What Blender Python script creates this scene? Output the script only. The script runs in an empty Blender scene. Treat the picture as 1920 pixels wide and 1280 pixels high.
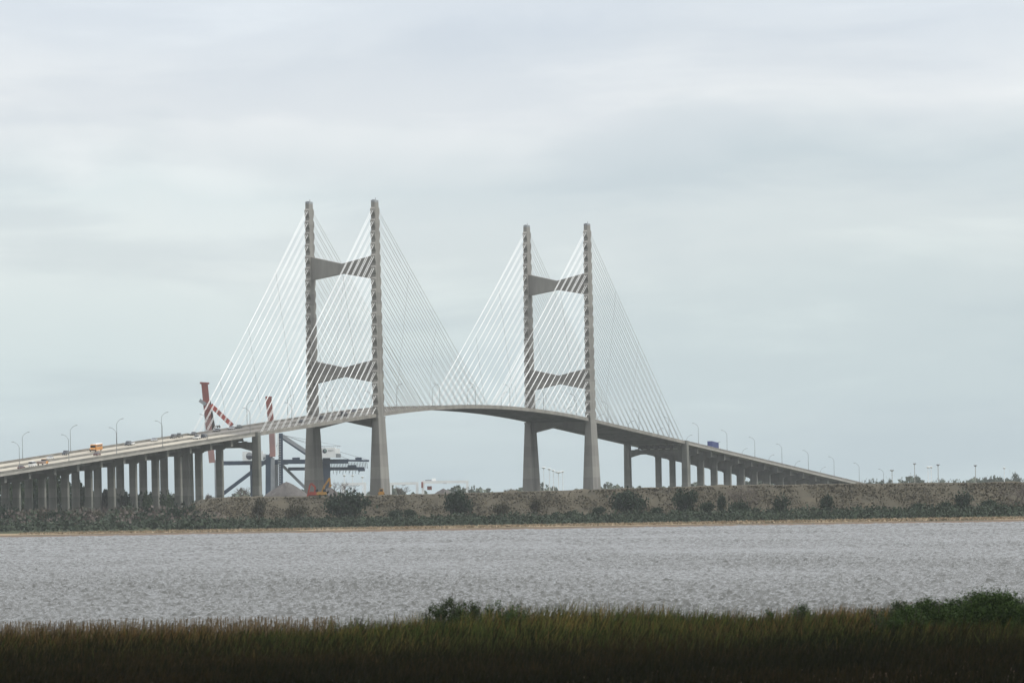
import bpy, math, random
import numpy as np
from mathutils import Vector, Matrix
S = bpy.context.scene
C = S.collection
R = math.radians

# ---------------------------------------------------------------- camera
F, ROLL, YH, HC = 17424.0, R(1.076), 950.12, 7.0        # focal length in photo pixels, roll, horizon row, eye height
cam_d = bpy.data.cameras.new('camera'); cam = bpy.data.objects.new('camera', cam_d); C.objects.link(cam)
cam_d.sensor_fit = 'HORIZONTAL'; cam_d.sensor_width = 36.0
cam_d.lens = F / 1920 * 36.0
pitch = math.atan((YH - 640.0) / F)
yaw = (YH - 640.0)*math.sin(ROLL)/F
cam.matrix_world = Matrix.Translation((0, 0, HC)) @ Matrix.Rotation(-yaw, 4, 'Z') @ Matrix.Rotation(R(90) + pitch, 4, 'X') @ Matrix.Rotation(-ROLL, 4, 'Z')
cam_d.clip_start = 1.0; cam_d.clip_end = 40000.0
cam_d.dof.use_dof = True; cam_d.dof.focus_distance = 3900.0; cam_d.dof.aperture_fstop = 5.0
S.camera = cam
S.cycles.use_denoising = True; S.cycles.use_adaptive_sampling = False
S.view_settings.view_transform = 'Standard'; S.view_settings.look = 'None'
S.view_settings.exposure = 0.0; S.view_settings.gamma = 1.0

# ---------------------------------------------------------------- sky and sun
SUN = Vector((0.66, -0.10, 0.75)).normalized()
w = bpy.data.worlds.new('World'); S.world = w; w.use_nodes = True
nt = w.node_tree; nt.nodes.clear()
def N(tree, t, **k):
    n = tree.nodes.new(t)
    for a, b in k.items():
        if a == 'inp':
            for i, v in b.items(): n.inputs[i].default_value = v
        else: setattr(n, a, b)
    return n
def ramp(tree, stops, interp='LINEAR'):
    n = tree.nodes.new('ShaderNodeValToRGB'); n.color_ramp.interpolation = interp
    e = n.color_ramp.elements
    while len(e) < len(stops): e.new(0.5)
    for i, (p, c) in enumerate(stops):
        e[i].position = p; e[i].color = (*c, 1) if len(c) == 3 else c
    return n
L = nt.links.new
sky = N(nt, 'ShaderNodeTexSky', sky_type='NISHITA', sun_disc=False)
sky.sun_elevation = math.asin(SUN.z); sky.sun_rotation = math.atan2(SUN.x, SUN.y)
bg1 = N(nt, 'ShaderNodeBackground', inp={'Strength': 0.10}); L(sky.outputs[0], bg1.inputs[0])
tc = N(nt, 'ShaderNodeTexCoord'); sx = N(nt, 'ShaderNodeSeparateXYZ'); L(tc.outputs['Generated'], sx.inputs[0])
el = N(nt, 'ShaderNodeMath', operation='MAXIMUM', inp={1: 0.0}); L(sx.outputs[2], el.inputs[0])
base = ramp(nt, [(0.0, (.545, .655, .680)), (.012, (.575, .680, .700)), (.022, (.640, .725, .735)), (.029, (.735, .795, .797)), (.0355, (.685, .760, .782)),
                 (.0435, (.880, .905, .915)), (.051, (.765, .815, .860)), (.057, (.735, .793, .855)), (.12, (.83, .85, .87)), (.45, (1.37, 1.38, 1.39)), (1.0, (1.77, 1.78, 1.79))])
def cloud(scale, sxy, sz, off, detail, rough):
    m = N(nt, 'ShaderNodeMapping'); m.inputs['Scale'].default_value = (sxy, sxy, sz); m.inputs['Location'].default_value = off
    L(tc.outputs['Generated'], m.inputs[0])
    n = N(nt, 'ShaderNodeTexNoise', inp={'Scale': scale, 'Detail': detail, 'Roughness': rough, 'Distortion': .25}); L(m.outputs[0], n.inputs['Vector'])
    return n
c1 = cloud(1.0, 22.0, 105.0, (3.1, 1.7, 2.2), 5.0, .52)
c2 = cloud(1.0, 9.0, 42.0, (7.3, .4, 5.9), 3.0, .5)
c3 = cloud(1.0, 16.0, 26.0, (1.3, 4.4, .9), 4.0, .55)     # long rolls: the bands wander up and down
sh_ = N(nt, 'ShaderNodeMath', operation='MULTIPLY_ADD', inp={1: .026, 2: -.013}); L(c3.outputs[0], sh_.inputs[0])
fd_ = N(nt, 'ShaderNodeMapRange', inp={1: .004, 2: .035, 3: 0.0, 4: 1.0}); L(el.outputs[0], fd_.inputs[0])
sh2 = N(nt, 'ShaderNodeMath', operation='MULTIPLY_ADD'); L(sh_.outputs[0], sh2.inputs[0]); L(fd_.outputs[0], sh2.inputs[1]); L(el.outputs[0], sh2.inputs[2])
L(sh2.outputs[0], base.inputs[0])
add = N(nt, 'ShaderNodeMath', operation='ADD'); L(c1.outputs[0], add.inputs[0]); L(c2.outputs[0], add.inputs[1])
cr = ramp(nt, [(.38, (.885, .915, .955)), (.49, (.985, 1.0, 1.02)), (.60, (1.13, 1.13, 1.125))], 'EASE')
half = N(nt, 'ShaderNodeMath', operation='MULTIPLY', inp={1: .5}); L(add.outputs[0], half.inputs[0]); L(half.outputs[0], cr.inputs[0])
mul = N(nt, 'ShaderNodeMix', data_type='RGBA', blend_type='MULTIPLY'); mul.inputs[0].default_value = 1.0
L(base.outputs[0], mul.inputs[6]); L(cr.outputs[0], mul.inputs[7])
# sky dimming added low behind the viewer to deepen shade on faces towards it
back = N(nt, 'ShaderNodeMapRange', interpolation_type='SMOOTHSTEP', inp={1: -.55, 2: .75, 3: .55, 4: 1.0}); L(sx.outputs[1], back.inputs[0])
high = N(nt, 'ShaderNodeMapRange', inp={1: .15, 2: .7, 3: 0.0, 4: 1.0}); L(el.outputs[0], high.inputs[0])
rear_dim = N(nt, 'ShaderNodeMix', data_type='FLOAT'); L(high.outputs[0], rear_dim.inputs[0]); L(back.outputs[0], rear_dim.inputs[2]); rear_dim.inputs[3].default_value = 1.0
bg2 = N(nt, 'ShaderNodeBackground'); L(rear_dim.outputs[0], bg2.inputs['Strength']); L(mul.outputs[2], bg2.inputs[0])
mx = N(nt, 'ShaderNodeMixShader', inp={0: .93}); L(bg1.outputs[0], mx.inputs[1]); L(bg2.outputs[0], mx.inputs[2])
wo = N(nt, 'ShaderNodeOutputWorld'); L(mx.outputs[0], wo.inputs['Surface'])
sun_d = bpy.data.lights.new('sun', 'SUN'); sun_d.energy = 1.7; sun_d.angle = R(14); sun_d.color = (1.0, .95, .87)
sun = bpy.data.objects.new('sun', sun_d); C.objects.link(sun); sun.rotation_euler = SUN.to_track_quat('Z', 'Y').to_euler()

# ---------------------------------------------------------------- helpers
def mat(name, c1, c2=None, scale=.2, rough=.8, stretch=(1, 1, 1), bump=0.0, metal=0.0, island=0.0, detail=5.0, spec=.3, lo=.35, hi=.65, coat=0.0, course=0.0):
    m = bpy.data.materials.new(name); m.use_nodes = True; t = m.node_tree; b = t.nodes['Principled BSDF']
    b.inputs['Roughness'].default_value = rough; b.inputs['Metallic'].default_value = metal
    b.inputs['Specular IOR Level'].default_value = spec; b.inputs['Coat Weight'].default_value = coat
    if c2 is None: c2 = tuple(x * .8 for x in c1)
    g = N(t, 'ShaderNodeNewGeometry'); mp = N(t, 'ShaderNodeMapping'); mp.inputs['Scale'].default_value = stretch
    t.links.new(g.outputs['Position'], mp.inputs[0])
    n = N(t, 'ShaderNodeTexNoise', inp={'Scale': scale, 'Detail': detail, 'Roughness': .6}); t.links.new(mp.outputs[0], n.inputs['Vector'])
    fac = n.outputs[0]
    if island:
        a = N(t, 'ShaderNodeMix', data_type='FLOAT'); a.inputs[0].default_value = island
        t.links.new(fac, a.inputs[2]); t.links.new(g.outputs['Random Per Island'], a.inputs[3]); fac = a.outputs[0]
    if course:                                       # each pour of concrete has its own shade
        sz = N(t, 'ShaderNodeSeparateXYZ'); t.links.new(g.outputs['Position'], sz.inputs[0])
        dv = N(t, 'ShaderNodeMath', operation='DIVIDE', inp={1: course}); t.links.new(sz.outputs[2], dv.inputs[0]); fl = N(t, 'ShaderNodeMath', operation='FLOOR'); t.links.new(dv.outputs[0], fl.inputs[0])
        wn = N(t, 'ShaderNodeTexWhiteNoise', noise_dimensions='1D'); t.links.new(fl.outputs[0], wn.inputs['W'])
        a = N(t, 'ShaderNodeMix', data_type='FLOAT'); a.inputs[0].default_value = .2; t.links.new(fac, a.inputs[2]); t.links.new(wn.outputs[0], a.inputs[3]); fac = a.outputs[0]
    r = ramp(t, [(lo, c1), (hi, c2)]); t.links.new(fac, r.inputs[0]); t.links.new(r.outputs[0], b.inputs['Base Color'])
    if bump:
        bp = N(t, 'ShaderNodeBump', inp={'Strength': bump, 'Distance': .3}); t.links.new(n.outputs[0], bp.inputs['Height']); t.links.new(bp.outputs[0], b.inputs['Normal'])
    return m

class MB:
    def __init__(s): s.v = []; s.f = []
    def add(s, vs, fs):
        o = len(s.v); s.v += [tuple(map(float, p)) for p in vs]; s.f += [tuple(i + o for i in q) for q in fs]; return s
    def box(s, x0, x1, y0, y1, z0, z1):
        return s.hexa([(x0, y0, z0), (x1, y0, z0), (x1, y1, z0), (x0, y1, z0)], [(x0, y0, z1), (x1, y0, z1), (x1, y1, z1), (x0, y1, z1)])
    def hexa(s, a, b):
        return s.loft([a, b])
    def loft(s, rings, cap=True):
        n = len(rings[0]); vs = [p for r in rings for p in r]; fs = []
        for k in range(len(rings) - 1):
            for i in range(n):
                j = (i + 1) % n; fs.append((k*n+i, k*n+j, (k+1)*n+j, (k+1)*n+i))
        if cap: fs.append(tuple(reversed(range(n)))); fs.append(tuple((len(rings)-1)*n + i for i in range(n)))
        return s.add(vs, fs)
    def prism(s, poly, lo, hi, axis='y'):            # polygon in the plane across the axis
        if axis == 'y': return s.loft([[(x, lo, z) for x, z in poly], [(x, hi, z) for x, z in poly]])
        if axis == 'x': return s.loft([[(lo, y, z) for y, z in poly], [(hi, y, z) for y, z in poly]])
        return s.loft([[(x, y, lo) for x, y in poly], [(x, y, hi) for x, y in poly]])
    def tube(s, pts, rad, n=6):
        pts = [Vector(p) for p in pts]; rings = []
        for i, p in enumerate(pts):
            d = (pts[min(i+1, len(pts)-1)] - pts[max(i-1, 0)]).normalized()
            u = d.cross(Vector((0, 0, 1)) if abs(d.z) < .95 else Vector((1, 0, 0))).normalized(); q = d.cross(u)
            r = rad[i] if isinstance(rad, (list, tuple)) else rad
            rings.append([p + (u*math.cos(2*math.pi*k/n) + q*math.sin(2*math.pi*k/n))*r for k in range(n)])
        return s.loft(rings)
    def beam(s, a, b, wd, ht):                       # rectangular bar from a to b
        a = Vector(a); b = Vector(b); d = (b - a).normalized()
        u = d.cross(Vector((0, 0, 1)) if abs(d.z) < .98 else Vector((0, 1, 0))).normalized(); q = u.cross(d)
        rg = lambda p: [p - u*wd/2 - q*ht/2, p + u*wd/2 - q*ht/2, p + u*wd/2 + q*ht/2, p - u*wd/2 + q*ht/2]
        return s.loft([rg(a), rg(b)])
    def mesh(s, name):
        m = bpy.data.meshes.new(name); m.from_pydata(s.v, [], s.f); m.validate(); m.update()
        import bmesh
        bm = bmesh.new(); bm.from_mesh(m); bmesh.ops.recalc_face_normals(bm, faces=bm.faces); bm.to_mesh(m); bm.free()
        return m
    def obj(s, name, material, parent=None, smooth=False):
        return link(name, s.mesh(name), material, parent, smooth)
def link(name, me, material, parent=None, smooth=False):
    for mm in (material if isinstance(material, (list, tuple)) else [material]): me.materials.append(mm)
    o = bpy.data.objects.new(name, me); C.objects.link(o)
    if parent is not None: o.parent = parent
    if smooth: me.polygons.foreach_set('use_smooth', [True]*len(me.polygons))
    return o
def npmesh(name, V, Fq):
    V = np.asarray(V, dtype=np.float32); Fq = np.asarray(Fq, dtype=np.int32); k = Fq.shape[1]
    m = bpy.data.meshes.new(name); m.vertices.add(len(V)); m.vertices.foreach_set('co', V.ravel())
    m.loops.add(Fq.size); m.loops.foreach_set('vertex_index', Fq.ravel())
    m.polygons.add(len(Fq)); m.polygons.foreach_set('loop_start', np.arange(0, Fq.size, k, dtype=np.int32))
    m.polygons.foreach_set('loop_total', np.full(len(Fq), k, dtype=np.int32)); m.update(calc_edges=True)
    return m
def tag(o, label=None, cat=None, group=None, kind=None):
    if label: o['label'] = label
    if cat: o['category'] = cat
    if group: o['group'] = group
    if kind: o['kind'] = kind
    return o
def thing(name, label, cat, loc=(0, 0, 0), rz=0.0, group=None):
    o = bpy.data.objects.new(name, None); C.objects.link(o); o.location = loc; o.rotation_euler = (0, 0, rz); o.empty_display_size = 1.0
    return tag(o, label, cat, group)
def sub(name, parent):
    o = bpy.data.objects.new(name, None); C.objects.link(o); o.parent = parent; return o
def copy_tree(o, parent=None):
    c = o.copy(); C.objects.link(c)
    if parent is not None: c.parent = parent
    for ch in list(o.children): copy_tree(ch, c)
    return c
def unroll(x, y):
    a = x - 960; b = y - YH
    return a*math.cos(ROLL) - b*math.sin(ROLL), a*math.sin(ROLL) + b*math.cos(ROLL)
def at(x, y, Y):                                     # the point at distance Y seen at photo pixel x, y
    u, v = unroll(x, y); return Vector((u*Y/F, Y, HC - v*Y/F))

# bridge frame: t across (+ towards the viewer's right), s along (+ away), z up
TH, BX, BY = R(14.176), -73.955, 4177.43
MS = 402.5                                           # main span
def st(s, t, z=0.0):
    return Vector((BX + s*math.sin(TH) + t*math.cos(TH), BY + s*math.cos(TH) - t*math.sin(TH), z))
def inv_t(x, y, t):
    u, v = unroll(x, y); k = u/F
    s = (k*(BY - t*math.sin(TH)) - BX - t*math.cos(TH)) / (math.sin(TH) - k*math.cos(TH))
    Y = BY + s*math.cos(TH) - t*math.sin(TH); return s, HC - v*Y/F
def zp(s):                                           # top of the parapet
    g1, g2 = .0455, -.0518; a, b = 12.0, 408.0
    if s < a: return 24.5 + g1*(s + 571.7)
    za = 24.5 + g1*(a + 571.7)
    if s < b: return za + g1*(s - a) + (g2 - g1)/(2*(b - a))*(s - a)**2
    zb = za + g1*(b - a) + (g2 - g1)/2*(b - a)
    return zb + g2*(s - b)
def zr(s): return zp(s) - .95                        # road surface
def on_road(x, y, lo, hi):                           # where a vehicle whose wheels show at pixel x, y stands
    best = None
    for i in range(81):
        t = lo + (hi - lo)*i/80; s, z = inv_t(x, y, t); e = abs(z - zr(s))
        if best is None or e < best[0]: best = (e, s, t)
    return best[1], best[2]

# shoreline of the far bank and its embankment
def shoreY(X): return 2845.0 - 1.38*max(-230.0, min(210.0, X))

# ---------------------------------------------------------------- materials
M = {}
M['concrete'] = mat('concrete', (.30, .285, .25), (.20, .19, .168), .16, .85, (1, 1, .25), .15)
M['pylon'] = mat('pylon_concrete', (.28, .272, .247), (.178, .173, .158), .2, .85, (1, 1, .14), .1, course=5.22)
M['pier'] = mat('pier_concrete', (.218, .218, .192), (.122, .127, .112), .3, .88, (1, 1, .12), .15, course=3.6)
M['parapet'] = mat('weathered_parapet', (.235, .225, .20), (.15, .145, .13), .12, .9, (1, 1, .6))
M['slab'] = mat('slab_edge', (.40, .385, .345), (.30, .29, .26), .1, .85)
M['road'] = mat('concrete_roadway', (.43, .395, .32), (.34, .315, .26), .06, .9, (1, .15, 1))
M['asphalt'] = mat('worn_span_surface', (.19, .178, .160), (.135, .13, .12), .08, .9, (1, .15, 1))
M['line'] = mat('lane_paint', (.75, .74, .70), (.62, .61, .58), 1.0, .7)
M['stay'] = mat('stay_pipe', (.90, .905, .89), (.80, .81, .79), .3, .45, spec=.5)
M['tie'] = mat('tie_wire', (.32, .32, .32), (.26, .26, .26))
M['pole'] = mat('galvanised_pole', (.20, .21, .215), (.14, .145, .15), .5, .55, metal=.2)
M['bearing'] = mat('bearing_pad', (.75, .75, .72), (.6, .6, .58))
M['crane_blue'] = mat('crane_blue', (.035, .065, .105), (.025, .045, .075), .2, .6)
M['crane_red'] = mat('crane_red', (.30, .085, .065), (.19, .07, .055), .15, .7)
M['crane_bright'] = mat('crane_bright_red', (.48, .085, .06), (.36, .08, .06), .15, .7)
M['crane_hazed'] = mat('hazed_red', (.40, .22, .20), (.30, .19, .18), .15, .8)  # paler red for the lower booms: haze put into the colour
M['crane_white'] = mat('crane_white', (.92, .93, .92), (.82, .84, .84), .2, .6)
M['crane_grey'] = mat('crane_grey', (.34, .36, .38), (.25, .27, .29), .2, .6)
M['mark'] = mat('dark_marking', (.04, .05, .07), (.03, .035, .05), .5, .7)
M['green'] = mat('marking_green', (.20, .30, .27), (.16, .25, .22), .5, .7)
M['tyre'] = mat('tyre_rubber', (.02, .02, .02), (.015, .015, .015), 5, .9)
M['glass'] = mat('dark_glass', (.02, .025, .03), (.015, .02, .025), 1, .08, spec=.6)
M['chrome'] = mat('trim_grey', (.35, .35, .35), (.25, .25, .25), 2, .35, metal=.5)
M['dig_red'] = mat('digger_red', (.40, .075, .05), (.27, .06, .04), .8, .6)
M['dig_yellow'] = mat('digger_yellow', (.45, .25, .06), (.32, .18, .05), .8, .6)
M['mud'] = mat('gravel', (.135, .127, .12), (.085, .08, .076), .55, .95, bump=.8, detail=8)
M['bark'] = mat('bark', (.10, .085, .07), (.055, .045, .035), .9, .95)
M['twig'] = mat('bare_twigs', (.15, .125, .11), (.085, .07, .06), .9, .95)
def leafmat(n, a, b, sc=.25): return mat(n, a, b, sc, .75, island=.55, spec=.15, lo=.2, hi=.8)
M['leaf_dark'] = leafmat('dark_evergreen_leaves', (.010, .025, .014), (.026, .044, .022))
M['leaf_pine'] = leafmat('pine_needles', (.020, .042, .018), (.055, .080, .032))
M['leaf_olive'] = leafmat('olive_leaves', (.036, .038, .022), (.082, .075, .045))
M['leaf_far'] = leafmat('far_tree_leaves', (.065, .085, .065), (.115, .135, .095))  # far crowns kept lighter, some haze put into the leaf colour
M['brush'] = leafmat('dry_brush', (.062, .057, .039), (.118, .103, .069), .05)
M['weeds'] = leafmat('green_scrub', (.026, .042, .025), (.042, .056, .033), .06)
M['shrub_fg'] = leafmat('marsh_shrub_leaves', (.011, .026, .005), (.048, .082, .016), 1.0)
M['shrub_grey'] = leafmat('grey_green_leaves', (.016, .030, .009), (.054, .078, .024), 1.0)

# ---------------------------------------------------------------- ground, water
def ground_material():
    m = bpy.data.materials.new('ground'); m.use_nodes = True; t = m.node_tree; b = t.nodes['Principled BSDF']; b.inputs['Roughness'].default_value = .95
    b.inputs['Specular IOR Level'].default_value = .1
    g = N(t, 'ShaderNodeNewGeometry'); s = N(t, 'ShaderNodeSeparateXYZ'); t.links.new(g.outputs['Position'], s.inputs[0])
    n = N(t, 'ShaderNodeTexNoise', inp={'Scale': .035, 'Detail': 6.0}); t.links.new(g.outputs['Position'], n.inputs['Vector'])
    a = N(t, 'ShaderNodeMath', operation='MULTIPLY_ADD', inp={1: .3, 2: -.15}); t.links.new(n.outputs[0], a.inputs[0])
    z = N(t, 'ShaderNodeMath', operation='ADD'); t.links.new(s.outputs[2], z.inputs[0]); t.links.new(a.outputs[0], z.inputs[1])
    d = N(t, 'ShaderNodeMath', operation='DIVIDE', inp={1: 4.0}); t.links.new(z.outputs[0], d.inputs[0])
    r = ramp(t, [(0.0, (.10, .07, .05)), (.085, (.15, .10, .066)), (.115, (.14, .095, .06)), (.130, (.065, .06, .035)), (.155, (.075, .07, .04)), (.170, (.27, .205, .13)), (.25, (.29, .22, .14)), (.28, (.05, .058, .03)), (1.0, (.055, .065, .038))])
    t.links.new(d.outputs[0], r.inputs[0]); t.links.new(r.outputs[0], b.inputs['Base Color'])
    return m
M['ground'] = ground_material()
rng = np.random.default_rng(7)
Xs = np.unique(np.concatenate([[-6000, -3500, -2000, -1200, -700], np.linspace(-450, 450, 181), [700, 1200, 2000, 3500, 6000]]))
rel = [(-60, -1.8), (-14, -.25), (0, .16), (14, .24), (30, .33), (48, .42), (66, .50), (86, .60), (112, .76), (140, 1.0), (165, 1.3), (210, 1.9), (270, 2.3), (420, 2.8), (700, 3.0), (1500, 3.0), (4000, 3.0), (12900, 3.0)]
rows = []
for Y, z in [(-400, 4.8), (-60, 4.8), (40, 4.4), (130, 1.4), (260, .55), (330, .5), (452, .42), (462, .1), (476, -.7), (520, -1.8), (1800, -1.8)]:
    rows.append(np.stack([Xs, np.full_like(Xs, Y, dtype=float), np.full_like(Xs, z, dtype=float)], 1))
sh = np.array([shoreY(x) for x in Xs])
wob = np.interp(Xs, np.linspace(-500, 500, 60), rng.normal(0, 1, 60))
for d, z in rel:
    k = 11.0 if -20 < d < 200 else 0.0
    rows.append(np.stack([Xs, sh + d + wob*k, np.full_like(Xs, z, dtype=float)], 1))
V = np.concatenate(rows); nx = len(Xs); nr = len(rows)
idx = np.arange(nx*nr).reshape(nr, nx)
Fq = np.stack([idx[:-1, :-1], idx[:-1, 1:], idx[1:, 1:], idx[1:, :-1]], -1).reshape(-1, 4)
g = link('ground', npmesh('ground', V, Fq), M['ground']); tag(g, 'low brown marshy ground on both banks of the river', 'ground', kind='structure')

# river: real waves, fine across the view and flat far out to the sides
def water():
    ang = np.concatenate([np.radians([-60, -40, -20, -10, -6]), np.radians(np.linspace(-4.1, 4.1, 800)), np.radians([6, 10, 20, 40, 60])])
    D = [425.0]
    while D[-1] < 3160: D.append(D[-1] + .24 + D[-1]*.00032)
    D = np.array(D); rngw = np.random.default_rng(3)
    A, Dg = np.meshgrid(ang, D); X = np.tan(A)*Dg; Y = Dg.copy(); Z = np.zeros_like(X)
    fade = np.clip((np.radians(5.0) - np.abs(A))/np.radians(.6), 0, 1)
    X0 = X.copy()
    for lam0, amp, n in ((.42, .0060, 20), (.62, .0100, 24), (.95, .0140, 22), (1.5, .0145, 16), (2.6, .0075, 8), (3.3, .028, 12), (5.5, .034, 10)):
        for i in range(n):
            lam = lam0*rngw.uniform(.75, 1.35); th = rngw.normal(R(80), R(36)); k = 2*math.pi/lam; ph = rngw.uniform(0, 6.28)
            q = k*(X0*math.cos(th) + Dg*math.sin(th)) + ph
            a = 1.22*amp*rngw.uniform(.6, 1.4)
            if lam0 > 3: a = a*np.clip((Dg - 750)/1500, 0, 1)
            if lam < 1.1: a = a*np.clip(1.5 - Dg/1500, .3, 1)
            Z += a*np.sin(q); X += .45*a*np.cos(q)*math.cos(th)*fade; Y += .45*a*np.cos(q)*math.sin(th)*fade
    # gusts roughen the water in patches
    gx = np.zeros_like(X)
    for i in range(9):
        lx = rngw.uniform(18, 70); ly = rngw.uniform(60, 260); gx += np.sin(X0/lx*2 + Dg/ly*2*rngw.choice([-1, 1]) + rngw.uniform(0, 6.28))
    Z *= (1 + .05*gx).clip(.6, 1.5)*fade
    nr, nc = X.shape; idx = np.arange(nr*nc).reshape(nr, nc)
    Fq = np.stack([idx[:-1, :-1], idx[:-1, 1:], idx[1:, 1:], idx[1:, :-1]], -1).reshape(-1, 4)
    me = npmesh('water', np.stack([X, Y, Z], -1).reshape(-1, 3), Fq)
    m = bpy.data.materials.new('river_water'); m.use_nodes = True; t = m.node_tree; b = t.nodes['Principled BSDF']
    b.inputs['Base Color'].default_value = (.078, .080, .074, 1); b.inputs['Roughness'].default_value = .18; b.inputs['IOR'].default_value = 1.33
    b.inputs['Specular IOR Level'].default_value = .5
    g = N(t, 'ShaderNodeNewGeometry'); n = N(t, 'ShaderNodeTexNoise', inp={'Scale': 3.6, 'Detail': 4.0, 'Roughness': .6}); t.links.new(g.outputs['Position'], n.inputs['Vector'])
    bp = N(t, 'ShaderNodeBump', inp={'Strength': .8, 'Distance': .14}); t.links.new(n.outputs[0], bp.inputs['Height']); t.links.new(bp.outputs[0], b.inputs['Normal'])
    o = link('water', me, m, smooth=True); tag(o, 'choppy grey river water across the middle of the view', 'water', kind='structure')
water()

# ---------------------------------------------------------------- embankment on the far bank
CREST = [(340, 962), (352, 951), (372, 938), (400, 933), (430, 931.5), (500, 931), (600, 930), (700, 928), (800, 926), (900, 923), (960, 921.5), (1050, 919), (1200, 914), (1400, 909), (1500, 908), (1600, 906), (1750, 905), (1920, 903), (2100, 900)]
def crest_pt(x):
    ys = np.interp(x, [c[0] for c in CREST], [c[1] for c in CREST])
    Y = 3150.0
    for _ in range(8):
        p = at(x, ys, Y); Y = shoreY(p.x) + 300.0
    return at(x, ys, Y)
cx = np.arange(338, 2110, 6.0); cps = [crest_pt(x) for x in cx]
rngd = np.random.default_rng(11)
prof = [(-74, 'b'), (-60, .10), (-50, .22), (-42, .36), (-34, .52), (-26, .68), (-18, .83), (-11, .93), (-5, .985), (0, 1.0), (9, 1.0), (40, .96), (110, .93), (150, .4), (185, 'b')]
bumps = rngd.normal(0, 1, (len(prof), len(cx)))
for _ in range(2): bumps = (bumps + np.roll(bumps, 1, 1) + np.roll(bumps, -1, 1))/3*1.25
rows = []
for k, (d, f) in enumerate(prof):
    r = []
    for i, p in enumerate(cps):
        b = 2.0; h = max(p.z - b, .2)
        z = b - .6 if f == 'b' else b + h*f
        jit = 0 if f == 'b' else bumps[k, i]*(.42 if d < -4 else .10)*min(1, h/6)
        r.append((p.x + (jit*.5), p.y + d*min(1, h/9 + .12) + jit*2.0, z + jit))
    rows.append(r)
V = np.array(rows).reshape(-1, 3); nc = len(cx); idx = np.arange(len(V)).reshape(-1, nc)
Fq = np.stack([idx[:-1, :-1], idx[:-1, 1:], idx[1:, 1:], idx[1:, :-1]], -1).reshape(-1, 4)
M['dike'] = mat('embankment_earth', (.056, .051, .036), (.094, .081, .055), .13, .95, (1, .5, 1.6), .6, detail=8, lo=.33, hi=.68, spec=.1)
dk = link('embankment', npmesh('embankment', V, Fq), M['dike'], smooth=True); tag(dk, 'long brown earth embankment along the far bank', 'embankment', kind='structure')
def slope_pt(x, f):                                  # a point on its front face: f = 0 foot, 1 crest
    p = crest_pt(x); h = max(p.z - 2.0, .2); ds = [a for a, b in prof[:10]]; fs = [0.0] + [b for a, b in prof[1:10]]
    d = np.interp(f, fs, ds); return Vector((p.x, p.y + d*min(1, h/9 + .12), 2.0 + h*f))

# scattered quads: leaves, tufts
def quads(P, size, up=0.0, rg=None, aspect=1.0):
    n = len(P); a = rg.normal(0, 1, (n, 3)); a /= np.linalg.norm(a, axis=1, keepdims=True)
    b = rg.normal(0, 1, (n, 3)); b[:, 2] += up*3; b -= a*(a*b).sum(1, keepdims=True); b /= np.linalg.norm(b, axis=1, keepdims=True)
    if up:
        a = np.cross(b, rg.normal(0, 1, (n, 3))); a /= np.linalg.norm(a, axis=1, keepdims=True)
    s = (size*rg.uniform(.6, 1.4, n))[:, None]
    V = np.stack([P - a*s*.5 - b*s*.5*aspect, P + a*s*.5 - b*s*.4*aspect, P + a*s*.35 + b*s*.5*aspect, P - a*s*.4 + b*s*.45*aspect], 1).reshape(-1, 3)
    return V, np.arange(4*n).reshape(n, 4)
def stuff_on(name, label, cat, P, size, up, material, seed, aspect=1.0):
    V, Fq = quads(np.array(P), size, up, np.random.default_rng(seed), aspect)
    return tag(link(name, npmesh(name, V, Fq), material), label, cat, kind='stuff')
P = []
rg = random.Random(5)
for i in range(46000):
    x = rg.uniform(345, 2090); f = rg.random()**.8
    if math.sin(x*.045) + math.sin(x*.13 + f*6) + math.sin(f*9 + x*.02) + rg.gauss(0, 1.0) < -.5: continue
    p = slope_pt(x, min(f, .93)); P.append((p.x + rg.uniform(-1, 1), p.y + rg.uniform(-1, 1), p.z + rg.uniform(-.1, .4)))
stuff_on('dry_brush', 'dry tan and brown brush over the embankment face', 'brush', P, .5, .3, M['brush'], 1)
P = []
for i in range(30000):                               # low green scrub at the foot
    x = rg.uniform(300, 2090); u = rg.random()
    p = at(x, 960, 3000); X = p.x*(1 + rg.uniform(-.01, .06)); d = 160 + 66*u
    hgt = 3.0 + .5*math.sin(x*.06) + .35*math.sin(x*.17 + 1) + rg.uniform(-.3, .4)
    Y = shoreY(X) + d; z = 1.1 + (d - 140)*.011
    P.append((X, Y, z + hgt*rg.random()**.7*(.35 + .65*u)))
stuff_on('scrub', 'low green scrub strip between the beach and the embankment', 'scrub', P, .62, .3, M['weeds'], 2)
P = []
for i in range(14000):                               # thicket on the left flats, under the approach piers
    x = rg.uniform(-140, 430); X = at(x, 960, 3250).x; u = rg.random(); d = 152 + 300*u
    hgt = 4.2 + 1.5*math.sin(x*.07) + 1.1*math.sin(x*.19 + 1) + rg.uniform(-.5, .8)
    P.append((X + rg.uniform(-2, 2), shoreY(X) + d, 1.2 + d*.004 + hgt*rg.random()**.7*(.35 + .65*min(1, u*2.5))))
stuff_on('thicket', 'dense mixed thicket on the flats under the left approach', 'thicket', P, .95, .3, M['weeds'], 3)
P = []
for i in range(12000):                               # dark wood behind the left piers
    x = rg.uniform(-160, 345); D = rg.uniform(3880, 4010); X = at(x, 960, D).x
    yt = np.interp(x, [-160, 0, 40, 60, 85, 110, 128, 150, 185, 240, 300, 345], [885, 898, 905, 889, 893, 900, 915, 908, 922, 926, 929, 936]) + 5*math.sin(x*.37) + 4*math.sin(x*.9 + D*.05)
    top = at(x, yt, D).z; P.append((X, D, 3 + (top - 3)*rg.random()**.6))
stuff_on('dark_wood', 'dark wood seen between the piers of the left approach', 'wood', P, 1.1, .2, M['leaf_dark'], 6)
P = []
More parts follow.
